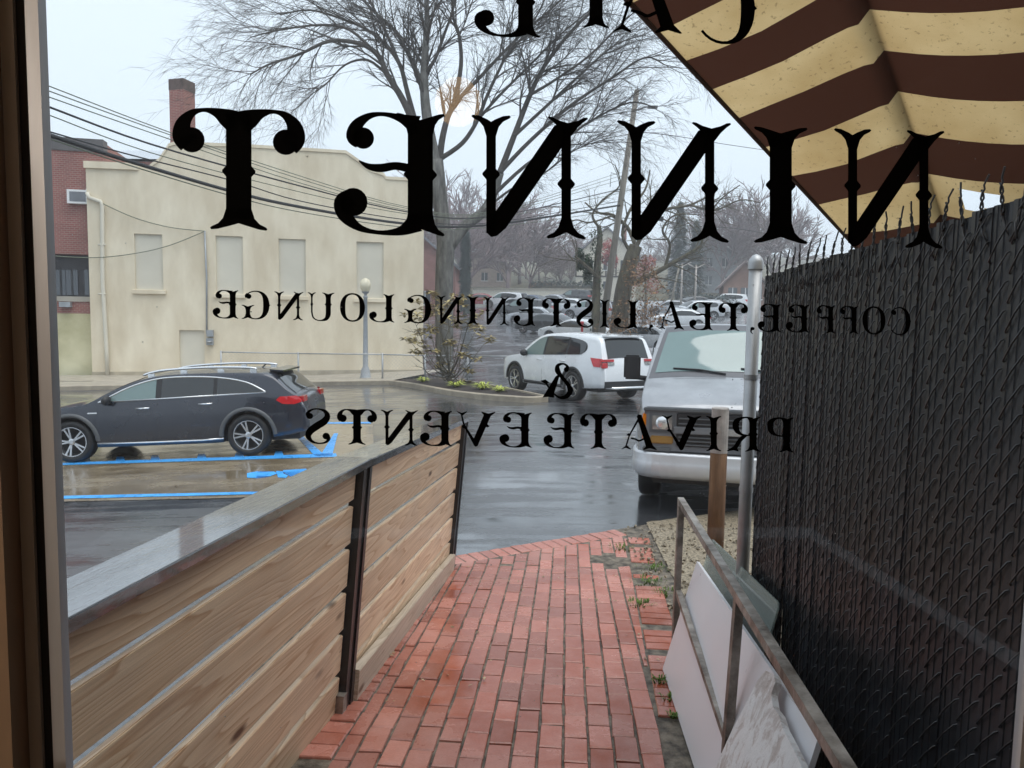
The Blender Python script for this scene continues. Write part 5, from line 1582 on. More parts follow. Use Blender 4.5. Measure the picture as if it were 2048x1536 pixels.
def dress_suv(S2, suv, paintm, det=True):
    S2.body().build('body', paintm, suv, smooth=True, fix=True)
    mb = MB(); mb.box((0, 0, .46), (4.3, 1.5, .35)); mb.build('underbody', M_BLKPL, suv)
    DL = [(1.15, 1.10), (0, 1.14), (-1.60, 1.22)] + spline([(-1.60, 1.22), (-1.78, 1.36), (-1.62, 1.55), (-.9, 1.645), (-.1, 1.655), (.40, 1.585), (.80, 1.36), (1.15, 1.10)], 4)[1:-1]
    for sg in (1, -1):
        S2.side_patch(DL, sg, .003).build('pillar_trim', M_BLKPL, suv)
        for i, (a_, b_) in enumerate(((.12, 1.1), (-.92, .04), (-1.72, -1.0))):
            S2.side_patch(clip_x(DL, a_, b_), sg, .008).build('side_window', M_CARGT if i == 0 else M_CARGL, suv)
        for a_ in S2.axles: arc_trim(S2, a_, sg, M_BLKPL, suv, .06)
        S2.side_patch([(-1.98, 1.16), (-2.16, .94), (-2.36, .93), (-2.385, 1.14)], sg, .012).build('tail_lamp', M_TAIL, suv)
        mb = MB(); mb.box((-2.41, sg * .72, 1.10), (.06, .42, .06)); mb.build('tail_lamp', M_TAIL, suv)
        mb = MB(); mb.box((-2.425, sg * .80, .98), (.06, .16, .13)); mb.build('tail_lamp', M_TAIL, suv)
        mb = MB(); mb.box((-2.43, sg * .62, 1.02), (.05, .22, .07)); mb.build('reverse_lamp', M_LENS, suv)
        ym = sg * (S2.W(.95, 1.15) + .11)
        mb = MB(); mb.lathe([(0, -.07), (.07, -.055), (.10, 0), (.085, .05), (0, .07)], 12, Matrix.Translation((.95, ym, 1.16)) @ Matrix.Scale(1.2, 4, (0, 1, 0)) @ Matrix.Rotation(math.pi / 2, 4, 'Y')); mb.build('door_mirror', M_BLKPL, suv, smooth=True)
        for x, z in ((.25, 1.0), (-.85, 1.02)):
            mb = MB(); mb.tube([(x - .11, sg * (S2.W(x, z) + .012), z), (x, sg * (S2.W(x, z) + .03), z), (x + .11, sg * (S2.W(x, z) + .012), z)], .014, 6); mb.build('door_handle', paintm, suv, smooth=True)
        for x in (.08, -.95, 1.2):
            S2.side_tube([(x, .42), (x, .7), (x, S2.belt_z(x) - .02)], sg, .004, .0015, False).build('door_seam', M_BLKPL, suv)
        S2.side_tube([(1.0, .36), (0, .36), (-.86, .36)], sg, .05, -.02, False).build('sill_trim', M_BLKPL, suv)
    S2.top_patch(1.20, .52, .88, .84).build('windscreen', M_CARGL, suv, smooth=True)
    S2.top_patch(-2.375, -2.155, .80, .84).build('rear_window', M_CARGL, suv, smooth=True)
    mb = MB(); mb.box((-2.46, 0, .92), (.03, .34, .14)); mb.build('number_plate', mat('tan plate', (0.50, 0.38, 0.22), 0.5), suv)
    mb = MB(); mb.box((-2.41, 0, .50), (.16, 1.62, .16)); mb.build('rear_bumper_trim', M_BLKPL, suv)
    mb = MB(); mb.tube([(-2.40, -.72, .42), (-2.50, -.5, .41), (-2.51, .5, .41), (-2.40, .72, .42)], .035, 8); mb.build('bumper_guard', M_CHROME, suv, smooth=True)
    mb = MB(); mb.box((-2.14, 0, 1.70), (.20, 1.2, .03), Matrix.Rotation(-.1, 3, 'Y')); mb.build('spoiler', paintm, suv)
M_WHITEP = paint_mat('white car paint', (0.74, 0.76, 0.78), 0, 0.25)
dress_suv(S2, suv, M_WHITEP)
add_wheels(suv, S2, .985, wheel_meshes(.385, .25), .25)

# ---- grey van facing the walkway
S3 = Shape([(-2.85, .60), (-2.84, 1.85), (-2.74, 1.98), (-2.0, 2.04), (0, 2.06), (1.05, 2.05), (1.32, 1.985), (1.62, 1.74), (1.95, 1.475), (2.10, 1.41), (2.5, 1.30), (2.74, 1.20), (2.83, 1.12), (2.85, 1.0)],
           [(-2.9, 1.10), (1.9, 1.12), (2.3, 1.10), (2.9, .98)],
           [(-2.85, .97), (-2.7, 1.0), (2.2, 1.0), (2.6, .985), (2.78, .955), (2.85, .90)],
           [(-2.9, .45), (-1.5, .36), (1.5, .36), (2.9, .48)], (1.98, -1.45), .375, .13, .05, .02)
vc = ground(1307, 990)
hv_ = Vector((-0.235, -1, 0)).normalized(); rn = Vector((hv_.y, -hv_.x, 0))
vcen = vc - hv_ * 1.98 - rn * .80
van = thing('grey_van', 'silver grey cargo van facing the brick walkway', 'van', (vcen.x, vcen.y, .008), (0, 0, math.atan2(hv_.y, hv_.x)))
M_VANP = mat('silver grey van paint', (0.27, 0.28, 0.30), 0.34, 0.25, 0.14, 2.2, coat=0.8, rvar=0.08, c2=(0.31, 0.32, 0.34))
M_VAND = mat('dark grey van paint', (0.10, 0.10, 0.11), 0.35, 0.2, 0.05, 3, coat=.4)
S3.body().build('body', M_VANP, van, smooth=True, fix=True)
mb = MB(); mb.box((-.2, 0, .48), (5.0, 1.5, .30)); mb.build('underbody', M_BLKPL, van)
S3.top_patch(2.02, 1.24, .97, .93, .004).build('windscreen_surround', M_VAND, van, smooth=True)
ws_ = S3.top_patch(1.93, 1.36, .90, .87, .009).build('windscreen', M_CARGT, van, smooth=True)
for y0_, y1_ in ((.80, .15), (-.02, -.62)):
    mb = MB(); mb.tube([(1.99, y0_, S3.topz(1.99, y0_) + .02), (1.94, (y0_ + y1_) / 2, S3.topz(1.94, 0) + .025), (1.90, y1_, S3.topz(1.90, y1_) + .02)], .012, 5); mb.build('wiper', M_BLKPL, van)
XF = 2.85
def fbox(name, x, y, z, sx, sy, sz, m, parent=van):
    mb = MB(); mb.box((x, y, z), (sx, sy, sz))
    me = mb.mesh(name, m); bm = bmesh.new(); bm.from_mesh(me)
    bmesh.ops.bevel(bm, geom=bm.edges[:], offset=min(sx, sy, sz) * .22, segments=2, affect='EDGES'); bm.to_mesh(me); bm.free()
    return link(name, me, parent)
M_FASC = mat('mid grey fascia', (0.17, 0.175, 0.185), 0.4, 0.1, 0.08, 4)
fbox('front_panel', XF - .03, 0, .90, .10, 1.78, .50, M_FASC)
gri = fbox('grille', XF + .015, 0, .92, .05, 1.10, .36, M_BLKPL)
for z in (1.04, .985, .84, .80, .76):
    fbox('grille_bar', XF + .042, 0, z, .02, 1.06, .014, M_GRYPL, gri)
fbox('grille_bar', XF + .045, 0, .915, .035, 1.16, .075, M_FASC, gri)
fbox('badge', XF + .068, 0, .915, .012, .20, .07, M_CHROME, gri)
fbox('hood_lip', XF - .005, 0, 1.125, .09, 1.80, .035, M_GRYPL)
for sg in (1, -1):
    hl = fbox('headlamp', XF + .012, sg * .70, .985, .05, .23, .17, M_LENS)
    mb = MB(); mb.lathe([(0, .018), (.045, .014), (.07, 0)], 16, Matrix.Translation((XF + .036, sg * .70, .985)) @ Matrix.Rotation(math.pi / 2, 4, 'Y')); mb.build('reflector', M_CHROME, hl, smooth=True)
    fbox('lamp_bezel', XF + .004, sg * .70, .985, .045, .29, .23, M_GRYPL)
    fbox('turn_lamp', XF + .012, sg * .70, .80, .05, .24, .085, mat('smoked amber lens', (0.30, 0.17, 0.05), 0.15))
    fbox('side_marker', XF - .045, sg * .885, .93, .09, .05, .30, M_AMBER)
    fbox('bumper_step', XF + .02, sg * .75, .70, .06, .30, .05, M_GRYPL)
    S3.side_patch([(1.28, 1.22), (.62, 1.18), (.62, 1.80), (1.05, 1.80), (1.22, 1.66)], sg, .008).build('side_window', M_CARGL, van)
    for a_ in S3.axles: arc_trim(S3, a_, sg, M_VANP, van, .04)
    mr_ = fbox('door_mirror', 1.66, sg * 1.12, 1.50, .10, .20, .30, M_BLKPL)
    mb = MB(); mb.tube([(1.60, sg * .94, 1.36), (1.66, sg * 1.08, 1.38)], .03, 8); mb.build('mirror_arm', M_BLKPL, mr_)
    S3.side_tube([(1.30, .42), (1.32, .9), (1.36, 1.2)], sg, .005, .002, False).build('door_seam', M_BLKPL, van)
    S3.side_tube([(.40, .42), (.40, 1.0), (.42, 1.85)], sg, .005, .002, False).build('door_seam', M_BLKPL, van)
# wrap-round pale bumper
mb = MB(); rowsb = []
pathb = spline([(2.35, -1.01), (2.60, -1.02), (2.80, -.97), (2.92, -.80), (2.955, -.4), (2.96, 0), (2.955, .4), (2.92, .80), (2.80, .97), (2.60, 1.02), (2.35, 1.01)], 4)
for x, y in pathb:
    l = math.hypot(x - 2.0, y); ux, uy = (x - 2.0) / l, y / l
    rowsb.append([(x - ux * .12, y - uy * .12, .66), (x - ux * .01, y - uy * .01, .665), (x, y, .64), (x - ux * .012, y - uy * .012, .575), (x, y, .555), (x - ux * .004, y - uy * .004, .44), (x - ux * .05, y - uy * .05, .385), (x - ux * .12, y - uy * .12, .38)])
for i in range(len(rowsb) - 1):
    mb.add(rowsb[i] + rowsb[i + 1], [(k, k + 1, 8 + k + 1, 8 + k) for k in range(7)])
M_BUMP = mat('silver bumper', (0.62, 0.63, 0.65), 0.35, 0.35, 0.06, 3)
mb.build('bumper', M_BUMP, van, smooth=True, fix=True)
fbox('lower_valance', 2.78, 0, .37, .10, 1.6, .10, M_BLKPL)
fbox('gap_panel', XF - .02, 0, .675, .08, 1.70, .03, M_BLKPL)
add_wheels(van, S3, .97, wheel_meshes(.375, .25, 6), .25)

# ---- cars on the sloping lot behind
S4 = Shape([(-2.3, .60), (-2.28, .88), (-2.15, 1.0), (-1.75, 1.06), (-1.35, 1.28), (-.9, 1.43), (0, 1.46), (.4, 1.38), (.85, 1.15), (1.1, 1.02), (1.6, .95), (2.1, .82), (2.28, .68), (2.3, .55)],
           [(-2.4, .90), (0, .94), (1.2, .90), (2.4, .66)], [(-2.3, .72), (-2.1, .86), (-1.5, .9), (1.5, .9), (2.05, .86), (2.3, .70)],
           [(-2.4, .36), (-.8, .24), (1.0, .24), (2.4, .28)], (1.4, -1.35), .33)
def saloon(name, paintm):
    t = thing(name, '', 'car')
    S4.body().build('body', paintm, t, smooth=True, fix=True)
    DL = [(1.0, .96), (-1.30, 1.0), (-1.15, 1.16), (-.8, 1.33), (0, 1.37), (.4, 1.28), (.75, 1.10)]
    for sg in (1, -1):
        S4.side_patch(DL, sg, .006).build('side_window', M_CARGL, t)
        mb = MB(); mb.box((-2.22, sg * .66, .86), (.14, .26, .12)); mb.build('tail_lamp', M_TAIL, t)
        S4.side_patch([(2.2, .68), (1.95, .74), (1.98, .66)], sg, .01).build('headlamp', M_LENS, t)
        mb = MB(); mb.box((.8, sg * .98, 1.0), (.10, .16, .11)); mb.build('door_mirror', M_BLKPL, t)
    S4.top_patch(1.02, .46, .86, .82).build('windscreen', M_CARGL, t, smooth=True)
    S4.top_patch(-1.66, -1.05, .84, .82).build('rear_window', M_CARGL, t, smooth=True)
    mb = MB(); mb.box((0, 0, .42), (4.0, 1.3, .3)); mb.build('underbody', M_BLKPL, t)
    add_wheels(t, S4, .885, WM4, .22)
    return t
WM4 = wheel_meshes(.33, .22)
WM2 = wheel_meshes(.385, .25)
def far_suv(name, paintm):
    t = thing(name, '', 'car')
    dress_suv(S2, t, paintm)
    add_wheels(t, S2, .985, WM2, .25)
    return t
car_cols = {'white': (0.74, 0.76, 0.78), 'silver': (0.45, 0.47, 0.50), 'black': (0.012, 0.012, 0.014), 'charcoal': (0.05, 0.052, 0.058), 'blue': (0.04, 0.07, 0.13), 'red': (0.30, 0.02, 0.03)}
proto = {'saloon': saloon('parked_saloon', M_WHITEP), 'suv': far_suv('parked_suv', M_WHITEP)}
used = set()
def far_car(kind, colour, px, py, yaw, label, group='cars parked on the sloping lot'):
    if kind not in used:
        o = proto[kind]; used.add(kind)
    else:
        o = copy_tree(proto[kind])
    g_ = ground(px, py)
    sl = math.atan((gz(g_.x, g_.y + 1) - gz(g_.x, g_.y - 1)) / 2)
    d_ = Vector((math.cos(R(yaw)), math.sin(R(yaw)), 0))
    o.rotation_euler = Euler((math.asin(math.sin(sl) * d_.x) , -math.asin(math.sin(sl) * d_.y), R(yaw)))
    o.location = g_ + Vector((0, 0, .01))
    pm = paint_mat('far paint ' + colour, car_cols[colour], 0.2 if colour in ('silver', 'charcoal') else 0)
    for ch_ in o.children:
        if ch_.name.split('.')[0] in ('body', 'spoiler', 'door_handle') and ch_.material_slots:
            ch_.material_slots[0].link = 'OBJECT'; ch_.material_slots[0].material = pm
    o['label'] = label; o['group'] = group
G1 = 'cars parked in the row up the hill'
far_car('saloon', 'white', 1150, 684, 150, 'white saloon car parked just behind the white SUV roof', G1)
far_car('saloon', 'charcoal', 1092, 668, 150, 'charcoal saloon behind the white saloon in the uphill row', G1)
far_car('saloon', 'silver', 1070, 650, 150, 'silver saloon parked in the middle of the uphill row', G1)
far_car('suv', 'black', 1048, 637, 150, 'black SUV parked between silver cars in the uphill row', G1)
far_car('saloon', 'silver', 1032, 626, 150, 'small silver saloon parked uphill of the black SUV', G1)
far_car('suv', 'white', 1012, 617, 150, 'white SUV parked far up the sloping lot', G1)
far_car('saloon', 'blue', 1060, 617, 150, 'dark blue saloon parked far up the sloping lot', G1)
far_car('suv', 'silver', 1180, 640, 150, 'silver SUV parked close beside the leaning utility pole', G1)
far_car('saloon', 'white', 1140, 626, 150, 'white saloon parked behind the silver SUV on the slope', G1)
far_car('saloon', 'silver', 1105, 615, 150, 'silver saloon parked below the far pale wall', G1)
far_car('saloon', 'red', 955, 612, 190, 'red saloon parked at the far top of the slope', G1)
far_car('suv', 'charcoal', 1150, 608, 150, 'charcoal SUV parked below the far pale wall', G1)
for i, (px_, py_, k_, c_) in enumerate([(1285, 700, 'saloon', 'silver'), (1360, 655, 'saloon', 'white'), (1390, 640, 'suv', 'silver'), (1420, 628, 'saloon', 'white'), (1450, 618, 'suv', 'white'), (1385, 618, 'saloon', 'charcoal'), (1480, 610, 'saloon', 'silver'), (1340, 630, 'saloon', 'silver')]):
    lab = ['pale silver saloon parked between the white SUV and the grey van', 'white saloon parked behind the grey van roof', 'silver SUV parked behind the grey van roof', 'white saloon parked before the T-shaped light poles', 'white SUV parked before the brick gable house',
           'charcoal saloon parked before the T-shaped light poles', 'silver saloon parked before the brick gable house', 'silver saloon parked between the ivy tree and the van'][i]
    far_car(k_, c_, px_, py_, 150 + 20 * (i % 3), lab, 'cars parked behind the van')

# red marker post seen above the white SUV
g_ = ground(1163, 705)
rp = thing('red_marker_post', 'slim red marker post standing behind the white SUV', 'post', g_)
tz = at(1163, 643, g_.y).z - g_.z
mb = MB(); mb.lathe([(.10, 0), (.10, .06), (.07, .10), (.07, tz - .12), (.10, tz - .10), (.09, tz), (0, tz + .01)], 12); mb.build('shaft', simple('red paint', (0.5, 0.02, 0.03), 0.4), rp, smooth=True)

# ------------------------------------------------------------------ trees
def grow(mb, p, d, ln, r, lev, rng, maxlev, spread, droop, kids, nseg=4, sides=4):
    pts, rad = [p.copy()], [r]
    q, dd = p.copy(), d.normalized()
    for i in range(nseg):
        j = Vector((rng.gauss(0, .12), rng.gauss(0, .12), rng.gauss(0, .10)))
        dd = (dd + j + Vector((0, 0, -droop * (lev >= 2) * (i + 1) / nseg))).normalized()
        q = q + dd * (ln / nseg); pts.append(q.copy()); rad.append(r * (1 - .75 * (i + 1) / nseg))
    mb.tube(pts, rad, sides if lev < maxlev else 3, cap=False)
    if lev >= maxlev: return
    k = kids[min(lev, len(kids) - 1)]
    for i in range(k):
        t = rng.uniform(.18, 1.0) * nseg; a = min(int(t), nseg - 1); f = t - a
        b = pts[a].lerp(pts[a + 1], f); tg = (pts[a + 1] - pts[a]).normalized()
        side = tg.cross(Vector((rng.gauss(0, 1), rng.gauss(0, 1), rng.gauss(0, 1)))).normalized()
        nd = (tg + side * spread * rng.uniform(.6, 1.3)).normalized()
        grow(mb, b, nd, ln * rng.uniform(.38, .68), max(rad[a] * .55, .006), lev + 1, rng, maxlev, spread, droop, kids, max(2, nseg - 1), sides)

# big elm: limbs follow the photograph, twigs grow from them
rt = random.Random(11)
EY = 33.5
eb = at(889, 745, EY); eb.z = gz(eb.x, EY) - .1
elm = thing('bare_elm_tree', 'huge bare elm tree with fanning branches behind the hall corner', 'tree', eb)
PXM = EY / F
def limb(px, w0, w1, dy=0.0):
    """polyline in picture points, depth sliding by dy along it"""
    n_ = len(px); out, rad = [], []
    sp_ = spline([(*q, i) for i, q in enumerate(px)], 4)
    for x, y, i in sp_:
        t = i / (n_ - 1)
        out.append(at(x, y, EY + dy * t)); rad.append((w0 + (w1 - w0) * t) * PXM / 2)
    return out, rad
trunk = MB()
tp, tr_ = limb([(889, 760), (889, 690), (888, 600), (889, 540), (892, 480), (892, 462)], 36, 36); tr_[0] = .66; tr_[1] = .5
trunk.tube(tp, tr_, 14)
LIMBS = []
def L_(px, w0, w1, dy=0.0, main=False):
    pts, rad = limb(px, w0, w1, dy)
    (trunk if main else crown).tube(pts, rad, 9 if w0 > 12 else 6, cap=True)
    LIMBS.append((pts, rad))
crown = MB()
L_([(890, 492), (884, 440), (878, 380), (872, 320)], 32, 28, 0, True)
L_([(900, 492), (930, 452), (965, 425), (985, 392), (1000, 345)], 24, 17, 1.0, True)
L_([(872, 330), (858, 262), (850, 200), (848, 150), (851, 90), (854, 40), (850, -60), (846, -150)], 24, 5, 0, True)
L_([(878, 330), (884, 280), (895, 235), (908, 205), (922, 130), (918, 70), (905, 20), (915, -80)], 14, 4, .5)
L_([(868, 330), (838, 270), (806, 200), (775, 150), (757, 112), (722, 88), (660, 82), (600, 108), (535, 130), (500, 150)], 16, 2, -1.5)
L_([(838, 270), (815, 185), (800, 130), (772, 90), (735, 60), (690, 40), (620, 20), (560, 30)], 12, 2, 1.0)
L_([(850, 205), (836, 150), (815, 105), (790, 62), (750, 25), (705, -20), (640, -60)], 11, 3, 2.0)
L_([(849, 150), (870, 118), (888, 70), (905, 20), (912, -40)], 8, 3, -1)
L_([(775, 150), (735, 120), (690, 130), (650, 170), (620, 190)], 6, 1.5, -1)
L_([(757, 112), (700, 60), (640, 50), (560, 60), (500, 75)], 7, 2, 1)
L_([(800, 130), (770, 60), (740, 0), (720, -60)], 7, 3, 2)
L_([(905, 210), (950, 165), (1000, 112), (1050, 62), (1100, 20), (1150, -30)], 9, 3, 1.5)
L_([(880, 318), (925, 286), (955, 240), (975, 190), (1008, 120), (1040, 60), (1060, -20)], 10, 3, -1.0)
L_([(955, 240), (1000, 190), (1060, 130), (1120, 70), (1180, 20)], 7, 2.5, 1.0)
L_([(1000, 345), (1028, 272), (1060, 190), (1090, 130), (1145, 60), (1200, 5), (1230, -50)], 13, 3, .5)
L_([(1000, 345), (1060, 282), (1140, 212), (1225, 155), (1290, 115), (1330, 130)], 9, 2, -1.0)
L_([(985, 392), (1050, 332), (1120, 285), (1185, 240), (1260, 205), (1310, 215)], 9, 2, 1.5)
L_([(1028, 272), (1090, 215), (1160, 150), (1230, 90), (1290, 70)], 8, 2, 2.5)
L_([(965, 425), (1020, 380), (1090, 345), (1150, 300), (1220, 275)], 6, 1.5, 2)
L_([(1060, 190), (1110, 160), (1180, 110), (1250, 40), (1290, 10)], 6, 2, -2)
L_([(1008, 120), (1040, 80), (1080, 20), (1100, -40)], 5, 2, -1)
for pts, rad in LIMBS[2:]:
    n_ = len(pts)
    ln_ = sum((pts[i + 1] - pts[i]).length for i in range(n_ - 1))
    for k in range(int(7 + ln_ * 1.35)):
        t = rt.uniform(.22, 1.0) * (n_ - 1); a_ = min(int(t), n_ - 2)
        b_ = pts[a_].lerp(pts[a_ + 1], t - a_); tg = (pts[a_ + 1] - pts[a_]).normalized()
        sd_ = tg.cross(Vector((rt.gauss(0, 1), rt.gauss(0, 1), rt.gauss(0, 1)))).normalized()
        nd = (tg * 1.0 + sd_ * rt.uniform(.35, .8)).normalized()
        grow(crown, b_, nd, rt.uniform(1.5, 3.4), max(.018, min(.05, rad[a_] * .5)), 1, rt, 3, .65, .16, [0, 8, 6], 4, 4)
trunk.build('trunk', M_BARK, elm, world=True, smooth=True)
crown.build('crown', M_TWIG, elm, world=True)

# ivy-clad tree by the utility pole
IY = 44.0
EY = IY; PXM = EY / F
ib = at(1236, 700, IY); ib.z = gz(ib.x, IY) - .1
ivt = thing('ivy_clad_tree', 'gnarled bare tree with an ivy-covered trunk beside the pole', 'tree', ib)
trunk = MB(); crown = MB(); LIMBS = []
L_([(1236, 705), (1240, 640), (1248, 575), (1262, 520), (1272, 492)], 40, 26, 0, True)
L_([(1196, 690), (1192, 620), (1194, 560), (1196, 510), (1200, 480), (1198, 452)], 20, 9, .5, True)
L_([(1250, 572), (1290, 556), (1330, 535), (1365, 515), (1402, 492)], 13, 5, -1)
L_([(1272, 495), (1255, 455), (1225, 430), (1195, 425), (1170, 405)], 9, 3, 1)
L_([(1272, 495), (1295, 450), (1330, 420), (1380, 410), (1430, 385)], 10, 3, 0)
L_([(1330, 535), (1340, 490), (1325, 460), (1350, 430), (1400, 430)], 7, 2, -1)
L_([(1265, 510), (1245, 470), (1260, 420), (1290, 380), (1300, 340)], 8, 3, 1)
L_([(1198, 455), (1185, 430), (1205, 400), (1240, 370), (1230, 330)], 6, 2, 0)
L_([(1198, 555), (1170, 530), (1150, 512)], 9, 4, -.5)
L_([(1380, 410), (1430, 420), (1480, 400), (1520, 405)], 5, 2, -1)
L_([(1402, 492), (1415, 440), (1440, 400), (1480, 370)], 5, 2, -1)
L_([(1230, 430), (1180, 445), (1150, 440), (1120, 460)], 4, 2, 0)
for pts, rad in LIMBS[2:]:
    n_ = len(pts); ln_ = sum((pts[i + 1] - pts[i]).length for i in range(n_ - 1))
    for k in range(int(4 + ln_ * 1.0)):
        t = rt.uniform(.15, 1.0) * (n_ - 1); a_ = min(int(t), n_ - 2)
        b_ = pts[a_].lerp(pts[a_ + 1], t - a_); tg = (pts[a_ + 1] - pts[a_]).normalized()
        sd_ = tg.cross(Vector((rt.gauss(0, 1), rt.gauss(0, 1), rt.gauss(0, 1)))).normalized()
        grow(crown, b_, (tg * .7 + sd_ * rt.uniform(.6, 1.1)).normalized(), rt.uniform(1.0, 2.6), max(.02, min(.05, rad[a_] * .5)), 1, rt, 3, .9, .05, [0, 5, 3], 4, 4)
trunk.build('trunk', M_BARK2, ivt, world=True, smooth=True)
crown.build('crown', M_BARK2, ivt, world=True)
def leaf_cloud(mb, n, cen, rad, size, rng, flat=1.0, shell=0.0):
    for i in range(n):
        while True:
            v = Vector((rng.uniform(-1, 1), rng.uniform(-1, 1), rng.uniform(-1, 1)))
            if shell < v.length <= 1: break
        c = Vector(cen) + Vector((v.x * rad[0], v.y * rad[1], v.z * rad[2]))
        s_ = size * rng.uniform(.6, 1.3)
        M = Euler((rng.uniform(-1, 1) * flat, rng.uniform(-1, 1) * flat, rng.uniform(0, 6.3))).to_matrix()
        mb.add([c + M @ Vector(q) for q in ((-s_, 0, 0), (0, -s_ * .45, s_ * .08), (s_, 0, -s_ * .1), (0, s_ * .45, s_ * .08))], [(0, 1, 2, 3)])
iv = MB()
for x_, y0_, y1_, r_ in ((1193, 470, 690, .42), (1175, 520, 560, .3), (1160, 510, 530, .25)):
    for k in range(10):
        y_ = y0_ + (y1_ - y0_) * k / 9
        leaf_cloud(iv, 90, at(x_, y_, IY + .2), (r_, r_, .45), .09, rt)
iv.build('ivy', M_IVY, ivt, world=True)
bs_ = MB()
for x_, y_, rx_, rz_ in ((1262, 640, 1.7, 1.3), (1290, 590, 1.4, 1.5), (1300, 640, 1.2, 1.2), (1240, 660, 1.5, 1.0), (1280, 545, 1.1, 1.0)):
    leaf_cloud(bs_, 380, at(x_, y_, IY - 1.0), (rx_, 1.4, rz_), .10, rt)
sh = thing('autumn_thicket', 'rust-brown leafy thicket round the foot of the ivy tree', 'bush', ground(1262, 690))
bs_.build('foliage', M_RUSTL, sh, world=True)
st_ = MB()
gb = ground(1262, 690)
for k in range(14):
    a_ = Vector((gb.x + rt.uniform(-1, 1), IY - 1 + rt.uniform(-.6, .6), gz(gb.x, IY) - .1))
    grow(st_, a_, Vector((rt.uniform(-.3, .3), rt.uniform(-.2, .2), 1)), rt.uniform(2, 4), .03, 1, rt, 2, .6, 0, [0, 4], 4, 4)
st_.build('stems', M_BARK2, sh, world=True)

# shrub and little plants in the bed
sb = ground(900, 776)
shr = thing('bronze_leaf_shrub', 'bare-stemmed shrub with bronze leaf clusters in the bed', 'shrub', sb)
stem = MB(); fol = MB(); rh = random.Random(21)
sc_ = sb.y / F
stem.tube([sb - Vector((0, 0, .1)), sb + Vector((0, 0, .5))], [.05, .04], 7)
tips = []
for tx, ty in ((828, 640), (840, 660), (822, 685), (858, 668), (870, 625), (880, 655), (895, 610), (905, 640), (925, 655), (940, 630), (955, 655), (970, 685), (915, 690), (935, 712), (868, 700), (850, 610), (950, 605), (862, 590), (885, 735), (930, 740), (845, 700), (900, 600)):
    tp_ = at(tx, ty, sb.y + rh.uniform(-.9, .9)); tips.append(tp_)
    m_ = sb.lerp(tp_, .45) + Vector((rh.gauss(0, .12), rh.gauss(0, .12), -.05))
    s0_ = sb + Vector((rh.gauss(0, .05), rh.gauss(0, .05), rh.uniform(.15, .5)))
    path = [Vector(q) for q in spline([tuple(s0_), tuple(m_), tuple(tp_)], 5)]
    stem.tube(path, [.022 - .016 * i / (len(path) - 1) for i in range(len(path))], 5, cap=False)
    for k in range(4):
        grow(stem, path[rh.randint(3, len(path) - 2)], Vector((rh.gauss(0, 1), rh.gauss(0, 1), .7)), rh.uniform(.3, .8), .010, 1, rh, 2, .7, 0, [0, 2], 3, 3)
for tp_ in tips:
    for k in range(4):
        c_ = tp_ + Vector((rh.gauss(0, .20), rh.gauss(0, .16), rh.gauss(0, .10)))
        for j in range(11):
            a_ = rh.uniform(0, 6.28); el = rh.uniform(-.5, .5); l_ = rh.uniform(.16, .30)
            d_ = Vector((math.cos(a_) * math.cos(el), math.sin(a_) * math.cos(el), math.sin(el))); s_ = d_.cross(Vector((0, 0, 1))).normalized() * l_ * .22
            fol.add([c_, c_ + d_ * l_ * .5 + s_ + Vector((0, 0, .02)), c_ + d_ * l_, c_ + d_ * l_ * .5 - s_ + Vector((0, 0, .02))], [(0, 1, 2, 3)])
stem.build('stems', M_BARK2, shr, world=True)
fol.build('foliage', M_BRONZE, shr, world=True)
for i, (px_, py_, r_) in enumerate(((846, 770, .34), (912, 781, .38), (965, 786, .42), (1000, 791, .30))):
    g_ = ground(px_, py_, .1)
    lb_ = ['small yellow-green plant near the shrub on the hall side', 'yellow-green plant just in front of the shrub stem', 'largest yellow-green plant in the planting bed', 'small yellow-green plant near the pointed end of the bed'][i]
    pl = thing('striped_grass_plant', lb_, 'plant', g_, group='yellow-green plants in the bed')
    mb = MB()
    for k in range(80):
        a_ = rh.uniform(0, 6.28); l_ = r_ * rh.uniform(.5, 1.15); d_ = Vector((math.cos(a_), math.sin(a_), 0)); s_ = Vector((-d_.y, d_.x, 0)) * .022
        up_ = rh.uniform(.35, 1.0)
        p0_ = d_ * .03; p1_ = d_ * l_ * .5 + Vector((0, 0, l_ * .55 * up_)); p2_ = d_ * l_ + Vector((0, 0, l_ * .38 * up_))
        mb.add([p0_ - s_ * .5, p0_ + s_ * .5, p1_ + s_, p1_ - s_, p2_], [(0, 1, 2, 3), (3, 2, 4)])
    mb.build('leaves', M_HOSTA, pl)

# ------------------------------------------------------------------ utility pole, street light and cables
PY = 40.0
pb, pt = at(1197, 690, PY), at(1274, 180, PY)
pb.z = gz(pb.x, PY) - .1
pole = thing('utility_pole', 'leaning weathered wooden utility pole beside the ivy tree', 'utility pole', pb)
mb = MB(); mb.tube([pb, pb.lerp(pt, .5), pt], [.21, .17, .13], 12); mb.build('shaft', M_POLE, pole, world=True, smooth=True)
def pole_pt(py): return pb.lerp(pt, (at(1240, py, PY).z - pb.z) / (pt.z - pb.z))
q = pole_pt(222)
mb = MB(); mb.tube([q, q + Vector((.5, -.4, .12)), q + Vector((.75, -.6, .08))], .035, 6); arm = mb.build('lamp_arm', M_GRAYP, pole, world=True)
mb = MB(); mb.box(q + Vector((.85, -.68, .03)), (.5, .2, .12)); mb.build('lamp_head', M_GRYPL, pole, world=True)
for k, (py_, s_) in enumerate(((330, .6), (355, -.7))):
    q = pole_pt(py_)
    mb = MB(); mb.tube([q, q + Vector((s_, 0, .25)), q + Vector((s_ * 1.05, 0, -.5))], .025, 6); mb.build('bracket', M_GRAYP, pole, world=True)
